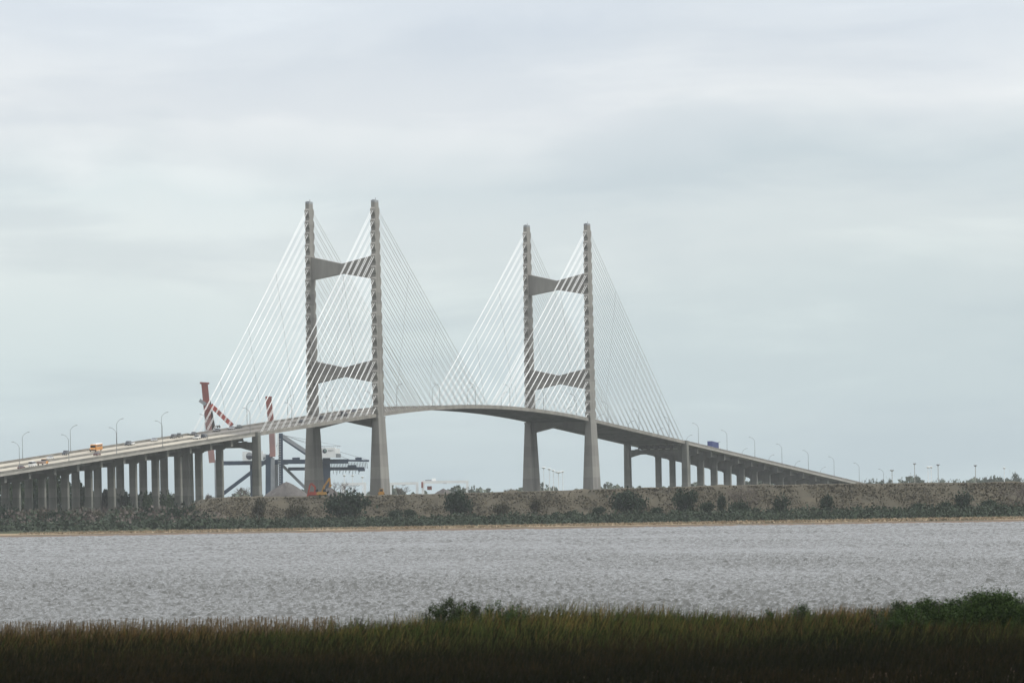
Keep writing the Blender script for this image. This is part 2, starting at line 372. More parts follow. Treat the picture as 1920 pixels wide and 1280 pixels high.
for i in range(7000):                                # leafless brown undergrowth among the thicket
    x = rg.uniform(-140, 420); X = at(x, 960, 3250).x; d = 190 + 330*rg.random()
    if math.sin(x*.085) + math.sin(x*.21 + 2) + rg.gauss(0, .6) < .2: continue
    P.append((X + rg.uniform(-2, 2), shoreY(X) + d, 2.2 + (5.5 + 2*math.sin(x*.13))*rg.random()**.8))
stuff_on('brown_thicket', 'brown leafless undergrowth under the left approach', 'thicket', P, .8, .8, M['twig'], 12)
P = []
for i in range(9000):                                # tan marsh grass above the mud
    x = rg.uniform(-60, 1980); X = at(x, 985, 2900).x; d = rg.uniform(96, 152)
    P.append((X, shoreY(X) + d, np.interp(d, [84, 112, 140, 165], [.6, .76, 1.0, 1.3]) + rg.uniform(.03, .22)))
M['tan_grass'] = leafmat('tan_marsh_grass', (.19, .15, .098), (.32, .255, .17), .02)
stuff_on('tan_grass', 'tan marsh grass along the far waterline', 'grass', P, .6, 1.0, M['tan_grass'], 4)

# ---------------------------------------------------------------- the bridge
BR = thing('cable_stayed_bridge', 'long concrete cable stayed bridge with two H shaped pylons and harp stays', 'bridge', (BX, BY, 0), -TH)
S0, S1 = -203.0, 606.5                               # ends of the cable stayed deck
TE = 15.3
def strip(ss, sec, name, m, parent):                 # a cross section swept along the road line: points (t, height above road)
    mb = MB(); mb.loft([[(t, s, zr(s) + h) for t, h in sec] for s in ss]); return mb.obj(name, m, parent)
ss_main = list(np.linspace(S0, S1, 110)); ss_l = list(np.arange(-800, S0 - .1, 20)) + [S0 - .02]; ss_r = [S1 + .02] + list(np.arange(S1 + 20, 1500, 20))
deck = strip(ss_main, [(-14.2, -.02), (14.2, -.02), (14.2, -.5), (-14.2, -.5)], 'deck', M['pier'], BR)
for sg in (-1, 1):
    mb = MB(); a, b = sorted((sg*14.2, sg*15.6))
    mb.loft([[(a, s, zr(s) - .95), (b, s, zr(s) - .95), (b, s, zr(s) + .62), (a, s, zr(s) + .62)] for s in ss_main])
    mb.obj('edge_beam', M['concrete'], deck)
    b0, b1 = sorted((sg*13.45, sg*13.85))
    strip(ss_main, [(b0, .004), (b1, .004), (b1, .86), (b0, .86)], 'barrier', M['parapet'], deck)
mb = MB()
for s in np.arange(S0 + 5, S1 - 2, 5.45): mb.box(-14.15, 14.15, s - .2, s + .2, zr(s) - .93, zr(s) - .505)
mb.obj('floor_beam', M['pier'], deck)['kind'] = 'stuff'
strip(ss_main, [(-13.4, .012), (13.4, .012), (13.4, -.015), (-13.4, -.015)], 'road_surface', M['asphalt'], deck)
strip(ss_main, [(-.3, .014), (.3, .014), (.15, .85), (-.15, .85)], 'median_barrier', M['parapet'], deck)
for ss in (ss_l, ss_r):
    ap = strip(ss, [(-15.3, -.03), (15.3, -.03), (15.3, -.98), (-15.3, -.98)], 'approach_deck', M['slab'], BR)
    for sg in (-1, 1):
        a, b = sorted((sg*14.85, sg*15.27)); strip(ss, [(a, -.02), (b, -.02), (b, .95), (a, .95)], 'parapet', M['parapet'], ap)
    strip(ss, [(-14.8, 0), (14.8, 0), (14.8, -.025), (-14.8, -.025)], 'road_surface', M['road'], ap)
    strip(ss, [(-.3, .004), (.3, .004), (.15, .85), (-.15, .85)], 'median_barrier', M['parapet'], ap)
    for t in (-12.2, -1.6, 1.6, 12.2): strip(ss, [(t - .08, .002), (t + .08, .002), (t + .08, .005), (t - .08, .005)], 'edge_line', M['line'], ap)
    for t in (-9.4, -5.7, -1.9, 1.9, 5.7, 9.4):
        strip(ss, [(t - .45, -.985), (t + .45, -.985), (t + .45, -1.15), (t + .12, -1.3), (t + .12, -2.5), (t + .4, -2.7), (t + .4, -2.95), (t - .4, -2.95), (t - .4, -2.7), (t - .12, -2.5), (t - .12, -1.3), (t - .45, -1.15)], 'girder', M['pier'], ap)
# pylons
LV = 18
def legdim(z): return float(np.interp(z, [1, 50, 50.01, 146], [6.4, 3.1, 2.45, 1.9])), float(np.interp(z, [1, 50, 50.01, 146], [17.2, 11.2, 10.0, 6.4]))
for s0, top in ((0.0, 145.0), (MS, 144.4)):
    py = sub('pylon', BR)
    zd = zr(s0)
    for sg in (-1, 1):
        mb = MB()
        def ring(z, dl=None):
            a, b = dl or legdim(z); a /= 2; b /= 2; c = .25
            return [(sg*TE - a + c, s0 - b, z), (sg*TE + a - c, s0 - b, z), (sg*TE + a, s0 - b + c, z), (sg*TE + a, s0 + b - c, z), (sg*TE + a - c, s0 + b, z), (sg*TE - a + c, s0 + b, z), (sg*TE - a, s0 + b - c, z), (sg*TE - a, s0 - b + c, z)]
        mb.loft([ring(1.0), ring(25.0), ring(zd - 1.0, (3.1, 11.2)), ring(zd - .9, legdim(55)), ring(100.0), ring(top)])
        mb.box(sg*TE - 1.55, sg*TE + 1.55, s0 - 6.2, s0 + 6.2, zd - 1.6, zd - .75)          # ledge at the road
        lg = mb.obj('leg', M['pylon'], py)
        mb = MB()
        for k in range(LV):                          # stay anchor corbels on both faces
            z = top - 2.6 - 5.22*k; a, b = legdim(z); a = a/2 + .02; b /= 2
            for d in (-1, 1):
                y0 = s0 + d*(b - .1); y1 = s0 + d*(b + 1.25)
                pts = [(y0, z - 4.1), (y1, z - 2.0), (y1, z - .5), (y0, z + .35)]
                mb.prism(pts, sg*TE - a, sg*TE + a, 'x')
        mb.obj('anchor_corbel', M['pylon'], lg)['kind'] = 'stuff'
        mb = MB(); mb.box(sg*TE - .55, sg*TE + .55, s0 - 2.4, s0 + .4, top - .01, top + 1.1)
        mb.box(sg*TE - .9, sg*TE - .8, s0 - 3.1, s0 + 3.1, top - .01, top + .9).box(sg*TE + .8, sg*TE + .9, s0 - 3.1, s0 + 3.1, top - .01, top + .9)
        mb.tube([(sg*TE, s0 + 1.5, top), (sg*TE, s0 + 1.5, top + 2.0)], .12)
        mb.obj('leg_cap', M['crane_grey'], lg)
    def bow(zt, zb, zmt, zmb, depth, name='cross_beam'):
        w0, w1 = legdim(zt)[0]/2, legdim(zb)[0]/2; x0 = TE - w0 + .05; x1 = TE - w1 + .05
        mb = MB(); mb.prism([(-x1, zb), (0, zmb), (x1, zb), (x0, zt), (0, zmt), (-x0, zt)], s0 - depth/2, s0 + depth/2)
        return mb.obj(name, M['pylon'], py)
    bow(121.0, 110.6, 117.6, 113.2, 5.2); bow(74.2, 64.0, 71.0, 67.0, 6.2)
    bow(zd - .96, 43.7 + (zd - 49.6), zd - .97, 46.9 + (zd - 49.6), 7.0)
# stays
allst = []
for s0, top in ((0.0, 145.0), (MS, 144.4)):
    for sg in (-1, 1):
        for d in (-1, 1):
            for k in range(LV):
                z = top - 2.6 - 5.22*k; b = legdim(z)[1]/2
                for j in (0, 1):
                    dd = 197.5 - 5.42*(2*k + j); off = .42 if j == 0 else -.42
                    sd = s0 + d*dd
                    allst.append(((sg*TE + off, s0 + d*(b + .5), z - .7), (sg*TE + off, sd, zr(sd) + .6), s0, sg, d, k, j))
def seen(a):                                         # apparent size, for choosing the hundred modelled apart
    p, q = st(a[0][1], a[0][0], a[0][2]), st(a[1][1], a[1][0], a[1][2])
    u = lambda v: Vector((v.x/v.y, (v.z - HC)/v.y)); return (u(p) - u(q)).length*(1.15 if a[3] > 0 else 1)*(1.1 if a[4] < 0 else 1)
allst.sort(key=seen, reverse=True)
rest = MB()
for n, a in enumerate(allst):
    p, q = Vector(a[0]), Vector(a[1]); pts = []
    for i in range(5):
        f = i/4; v = p.lerp(q, f); v.z -= 4*f*(1 - f)*(p - q).length*.0035; pts.append(v)
    if n < 100: MB().tube(pts, .108, 6).obj('stay_cable', M['stay'], BR, True)
    else: rest.tube(pts, .108, 6)
rest.obj('stay_cable', M['stay'], BR, True)['kind'] = 'stuff'
for s0, top in ((0.0, 145.0), (MS, 144.4)):          # thin ties across each fan of stays
    for sg in (-1, 1):
        for d in (-1, 1):
            for f in (.28, .52, .76):
                P0 = Vector((sg*TE, s0 + d*(3.5 + 194*f), top - 3.2 - 101*f - 194*f*0)); sd = P0.y
                # straight down at right angles to the stays until just above the road
                q = Vector((0, -d*.46, -1)).normalized(); e = P0.copy()
                while e.z > zr(e.y) + 5 and abs(e.y - s0) > 7: e += q*1.0
                if (e - P0).length > 5: MB().tube([P0, e], .04, 5).obj('cross_tie', M['tie'], BR)
# piers
def pier(s):
    p = sub('pier', BR); top = zr(s) - .99; bot = top - 4.3
    mb = MB()
    poly = [(-13.3, top), (-13.3, top - 3.0), (-10.0, top - 3.7), (-9.2, bot), (9.2, bot), (10.0, top - 3.7), (13.3, top - 3.0), (13.3, top)]
    mb.prism(poly, s - 1.5, s + 1.5); mb.obj('pier_cap', M['pier'], p)
    for c in (-7.65, 7.65):
        if bot > 2.5:
            mb = MB(); q = .3
            sec = lambda z, h=1.5: [(c - h, s - 1.15 + q, z), (c - h + q, s - 1.15, z), (c + h - q, s - 1.15, z), (c + h, s - 1.15 + q, z), (c + h, s + 1.15 - q, z), (c + h - q, s + 1.15, z), (c - h + q, s + 1.15, z), (c - h, s + 1.15 - q, z)]
            mb.loft([sec(1.0), sec(bot + .02)]); mb.obj('column', M['pier'], p)
PL = [-233.9, -266.0, -297.2, -331.0, -363.5, -394.8, -427.0, -459.8, -491.4, -525.6, -558.2, -590, -622, -654]
PR = [642.7, 674.5, 705.4, 738.1, 769.8, 800.7, 831.9, 864.9, 895.6, 928, 958.8, 988.5, 1021, 1053, 1085, 1117]
for s in PL + PR: pier(s)
for s, d in ((S0 + .3, -1), (S1 - .3, 1)):
    p = sub('anchor_pier', BR); zt = zr(s)
    for c in (-15.2, 15.2):
        mb = MB(); q = .3
        sec = lambda z, w=1.5, l=2.0: [(c - w, s - l + q, z), (c - w + q, s - l, z), (c + w - q, s - l, z), (c + w, s - l + q, z), (c + w, s + l - q, z), (c + w - q, s + l, z), (c - w + q, s + l, z), (c - w, s + l - q, z)]
        mb.loft([sec(1.0, 1.75, 2.3), sec(zt - 1.0), sec(zt + .75)]); mb.obj('column', M['pier'], p)
    mb = MB(); zb = zt - 5.9
    mb.prism([(-13.72, zb - 1.5), (-8.5, zb), (8.5, zb), (13.72, zb - 1.5), (13.72, zb + 2.4), (-13.72, zb + 2.4)], s - 1.4, s + 1.4); mb.obj('cross_beam', M['pier'], p)
    for c in (-10, -6, -2, 2, 6, 10): MB().box(c - .9, c + .9, s - 1.2, s + 1.2, zb + 2.41, zb + 2.85).obj('bearing', M['bearing'], p)

# ---------------------------------------------------------------- lamp posts
def lamp_proto(arm):
    t = thing('street_lamp', '', 'street lamp')
    MB().tube([(0, 0, -.1), (0, 0, 4), (0, 0, 8.3)], [.115, .098, .078]).obj('pole', M['pole'], t)
    pts = [(arm*x, 0, z) for x, z in ((0, 8.2), (.25, 8.9), (.8, 9.6), (1.6, 10.2), (2.3, 10.45))]
    MB().tube(pts, .07).obj('arm', M['pole'], t)
    MB().loft([[(arm*x, y, z) for x, y, z in ((2.2, -.16, h), (3.1, -.1, h + .08), (3.1, .1, h + .08), (2.2, .16, h))] for h in (10.38, 10.56)]).obj('lamp_head', M['pole'], t)
    MB().box(-.25, .25, -.25, .25, -.12, .1).obj('base_plate', M['pole'], t)
    return t
ORD = ['first', 'second', 'third', 'fourth', 'fifth', 'sixth', 'seventh', 'eighth', 'ninth', 'tenth', 'eleventh', 'twelfth', 'thirteenth', 'fourteenth', 'fifteenth', 'sixteenth', 'seventeenth', 'eighteenth', 'nineteenth', 'twentieth']
near = [-545 + 66.7*i for i in range(9)] + [637.7 - 65.9*i for i in range(8, 0, -1)] + [637.7 + 65.9*i for i in range(8)]
far = [-510 + 66.7*i for i in range(9)] + [740 - 66*i for i in range(9, 0, -1)] + [740 + 66*i for i in range(6)]
def place_lamps(ss, t, arm, side):
    proto = lamp_proto(arm)
    cnt = {}
    for i, s in enumerate(ss):
        o = proto if i == 0 else copy_tree(proto)
        z = zr(s) + (.0 if (s < S0 or s > S1) else .0); o.location = st(s, t, z + (.95 if (s < S0 or s > S1) else .62)); o.rotation_euler = (0, 0, -TH)
        zone = 'left approach' if s < S0 else 'left cable span' if s < 0 else 'middle span' if s < MS else 'right cable span' if s < S1 else 'right approach'
        cnt[zone] = cnt.get(zone, 0) + 1
        tag(o, f'{ORD[cnt[zone]-1]} lamp post from the left on the {zone}, {side}', 'street lamp', 'lamp posts along the bridge')
place_lamps(near, 15.05, -1, 'near edge'); place_lamps(far, -15.05, 1, 'far edge')

# ---------------------------------------------------------------- vehicles (length along +y = front)
def wheels(t, ys, w, r=.33):
    wm = None
    for y in ys:
        for sg in (-1, 1):
            if wm is None:
                mb = MB(); mb.tube([(-.12, 0, 0), (.12, 0, 0)], r, 12); o = mb.obj('wheel', M['tyre'], t); wm = o
            else: o = wm.copy(); C.objects.link(o); o.parent = t
            o.location = (sg*(w/2 - .1), y, r)
PAINT = {}
def paint(c):
    if c not in PAINT:
        PAINT[c] = mat('vehicle_paint', c, tuple(x*.9 for x in c), .5, .35, spec=.5, coat=.3)
    return PAINT[c]
def car(label, c, kind='sedan', cat='car', name=None):
    t = thing(name or kind, label, cat, group='vehicles on the bridge'); pm = paint(c); w = 1.85
    if kind == 'sedan': body = [(-2.3, .35), (2.3, .35), (2.35, .75), (1.2, .95), (-1.7, 1.0), (-2.3, .9)]; roof = [(-1.75, .98), (1.15, .94), (.35, 1.42), (-1.0, 1.45)]
    elif kind == 'suv': body = [(-2.3, .4), (2.35, .4), (2.35, 1.0), (1.2, 1.15), (-2.3, 1.15)]; roof = [(-2.28, 1.13), (1.15, 1.13), (.5, 1.78), (-2.0, 1.8)]
    elif kind == 'van': body = [(-2.7, .4), (2.7, .4), (2.65, 1.1), (1.9, 1.35), (-2.7, 1.35)]; roof = [(-2.68, 1.33), (1.85, 1.33), (1.1, 2.15), (-2.6, 2.2)]
    else: body = [(-2.8, .5), (2.8, .5), (2.8, 1.05), (1.5, 1.2), (-2.8, 1.2)]; roof = [(-.6, 1.18), (1.4, 1.18), (.8, 1.85), (-.45, 1.88)]
    MB().prism(body, -w/2, w/2, 'x').obj('body', pm, t)
    mb = MB(); mb.loft([[(-w/2 + .06, y, z) for y, z in roof[:2]] + [(-w/2 + .22, y, z) for y, z in roof[2:]], [(w/2 - .06, y, z) for y, z in roof[:2]] + [(w/2 - .22, y, z) for y, z in roof[2:]]]); mb.obj('windows', M['glass'], t)
    y0, y1 = roof[3][0], roof[2][0]; z = roof[2][1]
    MB().box(-w/2 + .2, w/2 - .2, y0 - .05, y1 + .05, z - .03, z + .07).obj('roof', pm, t)
    f = body[1][0]
    for sg in (-1, 1):
        a, b = sorted((sg*.5, sg*.85)); MB().box(a, b, f - .05, f + .04, .62, .78).obj('headlight', M['bearing'], t)
    if kind == 'pickup': MB().box(-w/2 + .12, w/2 - .12, -2.7, -.75, 1.0, 1.205).obj('cargo_bed', M['tyre'], t)
    wheels(t, (-1.45, 1.45) if kind != 'pickup' else (-1.75, 1.75), w); return t
def put(t, x, y, side, pos=None):
    s, tt = on_road(x, y, *((2.5, 12) if side > 0 else (-12, -2.5)))
    t.location = st(s, tt, zr(s) + .02)
    g = (zr(s + 2) - zr(s - 2))/4
    t.rotation_euler = (math.atan(g), 0, -TH) if side > 0 else (-math.atan(g), 0, -TH + math.pi)
    return t
dk_ = (.02, .022, .026); wh = (.78, .79, .78); sv = (.42, .44, .46); mr = (.10, .025, .025); bl = (.035, .05, .075)
put(car('dark maroon sedan near the left edge of the picture on the near lanes', mr), 40, 879, 1)
put(car('white van following the orange work truck', wh, 'van', 'van'), 61, 875, 1)
put(car('white sedan on the far lanes, left of the dark SUV', wh), 94, 861, -1)
put(car('dark SUV ahead of the school bus on the far lanes', bl, 'suv'), 123, 852, -1)
put(car('small maroon sedan below the school bus on the near lanes', mr), 182, 854, 1)
put(car('blue grey SUV on the far lanes, behind the school bus', bl, 'suv'), 240, 832, -1)
put(car('white sedan overlapping the blue grey SUV', wh), 246, 834, -1)
put(car('silver sedan alone on the far lanes of the left approach', sv), 289, 824, -1)
put(car('dark SUV in front of the dark pickup on the far lanes', dk_, 'suv'), 325, 821, -1)
put(car('dark grey pickup close behind a dark SUV', (.06, .065, .06), 'pickup', 'pickup'), 336, 818, -1)
put(car('white pickup on the near lanes beside the start of the stays', wh, 'pickup', 'pickup'), 369, 822, 1)
put(car('dark sedan beyond the white pickup on the far lanes', dk_), 363, 813, -1)
put(car('dark blue SUV between the white pickup and the red crane', bl, 'suv'), 383, 813, 1)
put(car('dark grey sedan under the red crane boom on the far lanes', (.05, .05, .06)), 407, 807, -1)
put(car('silver sedan below the striped red crane stay', sv), 434, 801, -1)
put(car('dark green sedan just right of the silver sedan under the stays', (.02, .035, .03)), 448, 799, -1)
put(car('black sedan left of the far leg of the first pylon', dk_), 566, 791, 1)
put(car('black SUV behind the stays right of the far leg of the first pylon', dk_, 'suv'), 604, 784, 1)
put(car('black van midway between the legs of the first pylon', dk_, 'van', 'van'), 645, 774, 1)
put(car('dark sedan behind the stays close to the near leg of the first pylon', bl), 664, 773, -1)
# school bus
t = thing('school_bus', 'orange yellow school bus with a white roof on the far lanes', 'bus', group='vehicles on the bridge'); yb = paint((.62, .25, .02))
MB().prism([(-5.6, .5), (3.9, .5), (3.9, 2.75), (3.6, 3.0), (-5.5, 3.0), (-5.6, 2.8)], -1.22, 1.22, 'x').obj('body', yb, t)
MB().prism([(3.9, .5), (5.3, .5), (5.35, 1.35), (5.0, 1.6), (3.9, 1.72)], -1.05, 1.05, 'x').obj('hood', yb, t)
MB().prism([(-1.18, 3.0), (1.18, 3.0), (.95, 3.22), (-.95, 3.22)], -5.5, 3.3).obj('roof', paint(wh), t)
for sg in (-1, 1):
    for k in range(9):
        a, b = sorted((sg*1.2, sg*1.235)); MB().box(a, b, -5.2 + k*.97, -5.2 + k*.97 + .75, 1.95, 2.6).obj('window', M['glass'], t)
MB().box(-1.05, 1.05, 3.88, 3.93, 1.75, 2.75).obj('windshield', M['glass'], t)
MB().box(-1.2, 1.2, 5.3, 5.5, .5, .85).obj('bumper', M['tyre'], t)
for sg in (-1, 1): MB().box(sg*.75 - .15, sg*.75 + .15, 5.3, 5.38, .95, 1.2).obj('headlight', M['bearing'], t)
wheels(t, (-3.4, 4.2), 2.4, .48); put(t, 180, 846, -1)
# orange work truck
t = thing('work_truck', 'orange work truck with a grey brown bed on the near lanes', 'truck', group='vehicles on the bridge'); oc = paint((.68, .27, .02))
MB().prism([(1.2, .6), (4.3, .6), (4.35, 1.35), (3.1, 1.55), (1.2, 1.55)], -1.05, 1.05, 'x').obj('cab', oc, t)
MB().prism([(1.25, 1.54), (3.05, 1.54), (2.6, 2.3), (1.3, 2.35)], -.95, .95, 'x').obj('windows', M['glass'], t)
MB().box(-.95, .95, 1.3, 2.6, 2.33, 2.42).obj('roof', oc, t)
MB().box(-1.1, 1.1, -4.2, 1.1, .75, 1.75).obj('cargo_bed', paint((.23, .17, .14)), t)
wheels(t, (-2.8, 3.0), 2.1, .45); put(t, 80, 872, 1)
# blue trailer truck
t = thing('semi_truck', 'blue box trailer pulled by a white cab up the right approach', 'truck', group='vehicles on the bridge')
bc = mat('trailer_blue', (.035, .06, .21), (.028, .048, .17), .4, .5)
mb = MB(); mb.box(-1.28, 1.28, -9, 6.4, 1.15, 4.25); mb.obj('trailer', bc, t)
mb = MB()
for k in range(14): mb.box(1.281, 1.31, -8.6 + k*1.1, -8.5 + k*1.1, 1.2, 4.05)
mb.obj('trailer_rib', bc, t)
MB().box(-1.2, 1.2, -9.05, 6.3, .95, 1.14).obj('chassis', M['tyre'], t)
MB().prism([(6.9, .6), (9.6, .6), (9.6, 1.7), (8.6, 1.95), (8.3, 3.0), (6.9, 3.2)], -1.2, 1.2, 'x').obj('cab', paint(wh), t)
MB().prism([(8.62, 1.97), (8.66, 1.98), (8.36, 2.95), (8.32, 2.95)], -1.05, 1.05, 'x').obj('windshield', M['glass'], t)
wheels(t, (-7.4, -6.2, 6.4, 8.6), 2.45, .5)
s, _ = inv_t(1338, 840, 12.4); t.location = st(s, 12.4, zr(s) + .02); t.rotation_euler = (math.atan(-.0518), 0, -TH)

# ---------------------------------------------------------------- port cranes beyond the bridge
def letters(txt, size, name, material, parent, loc, rz=0.0):
    cu = bpy.data.curves.new(name, 'FONT'); cu.body = txt; cu.size = size; cu.extrude = .04; cu.align_x = 'LEFT'
    o = bpy.data.objects.new(name, cu); C.objects.link(o); dg = bpy.context.evaluated_depsgraph_get()
    me = bpy.data.meshes.new_from_object(o.evaluated_get(dg)); bpy.data.objects.remove(o)
    q = link(name, me, material, parent); q.location = loc; q.rotation_euler = (R(90), 0, rz); return q
YC = 5200.0; PX = YC/F
def disc(cx, cy, r, y, name, m, parent, a0=0, a1=360, inner=0.0):
    n = 20; mb = MB(); out = [(cx + r*math.cos(R(a0 + (a1 - a0)*i/n)), cy + r*math.sin(R(a0 + (a1 - a0)*i/n))) for i in range(n + 1)]
    if a1 - a0 >= 360: out = out[:-1]
    mb.prism(out, y - .06, y); return mb.obj(name, m, parent)
def crane(name, label, loc_px, Y=YC, group='port cranes behind the bridge', cat='crane'):
    b = at(loc_px, 935, Y); b.z = 3.0; t = thing(name, label, cat, b, group=group)
    def q(x, y, dy=0.0): return at(x, y, Y) + Vector((0, dy, 0)) - b
    return t, q
# crane with the house at left
t, q = crane('container_crane', 'blue container crane at left, long girder and white house with round emblem', 504)
for dy in (0, 18): MB().beam(q(504, 852, dy), q(503.5, 941, dy), 3.4, 3.4).obj('leg', M['crane_blue'], t)
MB().beam(q(412, 868, 3), q(540, 866.5, 3), 5.0, 2.3).obj('boom', M['crane_blue'], t)
MB().beam(q(416, 927), q(507, 858), 1.8, 2.0).obj('brace', M['crane_blue'], t)
MB().beam(q(473, 871, 8), q(474.5, 941, 8), 3.0, 3.0).obj('leg', M['crane_blue'], t)
a = q(455, 863); c = q(493, 845.5)
h = MB().box(a.x, c.x, -2, 8, a.z, c.z).obj('machinery_house', M['crane_white'], t)
m_ = q(466.3, 854.5); disc(m_.x + .5, m_.z, 2.0, -2.02, 'emblem', M['crane_grey'], h); disc(m_.x + .5, m_.z, 2.0, -2.09, 'emblem', M['mark'], h, 175, 365)
mb = MB()
for i in range(9): mb.beam(q(489 + i*2.4, 862, 2), q(491 + i*2.4, 850 + (i % 3)*2, 2), .5, .5)
mb.obj('gantry_frame', M['crane_blue'], t)
a = q(487, 857); c = q(499, 850); MB().box(a.x, c.x, 1, 6, a.z, c.z).obj('trolley', M['crane_white'], t)
# crane with the house at right
t, q = crane('container_crane', 'blue container crane at right, white house with emblem and dark lettering', 527)
MB().beam(q(526.5, 812), q(527, 941), 2.3, 2.6).obj('leg', M['crane_blue'], t)
MB().beam(q(612, 858, 4), q(612, 941, 4), 4.2, 3.6).obj('leg', M['crane_blue'], t)
MB().beam(q(508, 865.5, 2), q(653, 864.5, 2), 5.0, 2.4).obj('boom', M['crane_blue'], t)
MB().beam(q(653, 863, 2), q(692, 863.5, 2), 4.0, 1.1).obj('boom_tip', M['crane_blue'], t)
MB().beam(q(540, 878.5, 5), q(683, 878, 5), 4.0, 1.8).obj('trolley_girder', M['crane_blue'], t)
mb = MB()
for i in range(26):
    x = 615 + i*2.9; mb.beam(q(x, 866, 3), q(x + 1.4, 877.5, 3), .28, .28)
for i in range(17):
    x = 622 + i*3.6; mb.beam(q(x, 879, 4), q(x - 3 + (i*7 % 5), 883 + (i*5 % 8), 4), .22, .22)
mb.obj('cable_festoon', M['crane_blue'], t)
for x0, x1, y0, y1 in ((652, 668, 871, 877), (666, 678, 857, 863), (548, 562, 857, 863), (671, 684, 878, 883)):
    a = q(x0, y1); c = q(x1, y0); MB().box(a.x, c.x, 1, 6, a.z, c.z).obj('machine_box', M['crane_blue'], t)
MB().beam(q(530, 817), q(604, 866), 2.0, 2.0).obj('backstay', M['crane_grey'], t)
MB().beam(q(530, 822, 6), q(604, 872, 6), 1.2, 1.2).obj('backstay', M['crane_blue'], t)
MB().beam(q(529, 872, 8), q(580, 922, 8), 2.2, 1.6).obj('brace', M['crane_grey'], t)
for (xa, ya, xb, yb) in ((529, 815, 690, 862), (529, 815, 640, 836), (527, 813, 508, 862), (529, 814, 655, 861)): MB().tube([q(xa, ya, 3), q(xb, yb, 3)], .12, 5).obj('forestay', M['crane_grey'], t)
mb = MB()
for i in range(24): mb.beam(q(524.2, 822 + i*4.6, -2), q(524.2, 824 + i*4.6, -2), 1.6, .3)
mb.obj('ladder', M['crane_grey'], t)
MB().beam(q(508, 861.6, -1), q(652, 860.6, -1), .15, .18).obj('handrail', M['crane_blue'], t)
MB().beam(q(516.2, 812, -3), q(516.4, 854, -3), 1.0, 1.0).obj('mast', M['crane_white'], t)
MB().beam(q(521.6, 812, -3), q(521.6, 854, -3), .8, .8).obj('mast', M['crane_white'], t)
MB().beam(q(516.5, 868, 10), q(517, 941, 10), 2.4, 2.4).obj('leg', M['crane_grey'], t)
a = q(600.5, 857.5); c = q(629.5, 838.3); h = MB().box(a.x, c.x, -4, 8, a.z, c.z).obj('machinery_house', M['crane_white'], t)
a = q(629.8, 850); c = q(637, 840.5); MB().box(a.x, c.x, -2, 6, a.z, c.z).obj('machinery_house', M['crane_white'], t)
a = q(629.8, 857.5); c = q(639, 850.3); MB().box(a.x, c.x, -1.5, 5, a.z, c.z).obj('platform', M['crane_grey'], t)
mb = MB()
for x in range(601, 638, 4): mb.beam(q(x, 838.2), q(x, 835.4), .2, .2)
mb.beam(q(600.5, 836), q(637, 836), .2, .2); mb.obj('roof_rail', M['crane_grey'], h)
m_ = q(609, 845.3); disc(m_.x, m_.z, 1.25, -4.02, 'emblem', M['mark'], h); disc(m_.x + .35, m_.z + .3, .72, -4.09, 'emblem', M['green'], h)
m_ = q(615.2, 845.2); letters('Jaxport', 1.05, 'lettering', M['mark'], h, (m_.x, -4.05, m_.z))
# red cranes with raised booms
t, q = crane('dock_crane', 'tall rusty red raised crane boom with striped stay above the left deck', 388, 4900.0)
a0, a1 = q(383, 719), q(397.5, 868)
MB().beam(q(383, 717, 2), q(389.5, 783, 2), 3.4, 3.2).obj('boom', M['crane_red'], t)
MB().beam(q(389.5, 783, 2), q(397.5, 867, 2), 3.2, 2.6).obj('boom', M['crane_hazed'], t)
MB().beam(q(374.5, 717.5, 2), q(392, 718.5, 2), 3.6, 1.0).obj('boom_head', M['crane_red'], t)
MB().beam(q(389.5, 750, 5), q(399, 805, 5), 2.6, 2.4).obj('boom', M['bark'], t)
MB().beam(q(374, 750, 0), q(386, 758, 0), 1.6, 1.8).obj('platform', M['crane_grey'], t)
for i in range(9):
    f0, f1 = (0, .27, .31, .38, .41, .70, .74, .98, 1.0, 1.02)[i:i+2]; a = q(395, 759); c = q(435, 797)
    MB().beam(a.lerp(c, f0), a.lerp(c, f1 - .004), 1.8, 2.3).obj('stay', (M['crane_bright'], M['bark'])[i % 2], t)
MB().beam(q(406, 862, 3), q(407, 941, 3), 2.4, 2.0).obj('leg', M['crane_grey'], t)
mb = MB()
for i in range(5): mb.beam(q(392 + i*4.4, 797, 3), q(395 + i*4.4, 801, 3), .9, .9)
mb.obj('ladder', M['bark'], t)
t, q = crane('dock_crane', 'shorter red raised crane boom behind the stays at the left cable span', 508, 4950.0)
MB().beam(q(503, 744, 2), q(509, 800, 2), 3.2, 3.0).obj('boom', M['crane_red'], t)
MB().beam(q(509, 800, 2), q(511, 856, 2), 3.0, 2.2).obj('boom', M['crane_hazed'], t)
MB().beam(q(497.5, 744, 2), q(509.5, 744.4, 2), 3.2, .8).obj('boom_head', M['crane_red'], t)
MB().beam(q(508, 771, 4), q(512, 800, 4), 1.6, 1.4).obj('boom', M['bark'], t)
MB().beam(q(511, 858, 3), q(511, 941, 3), 2.0, 2.0).obj('leg', M['crane_grey'], t)
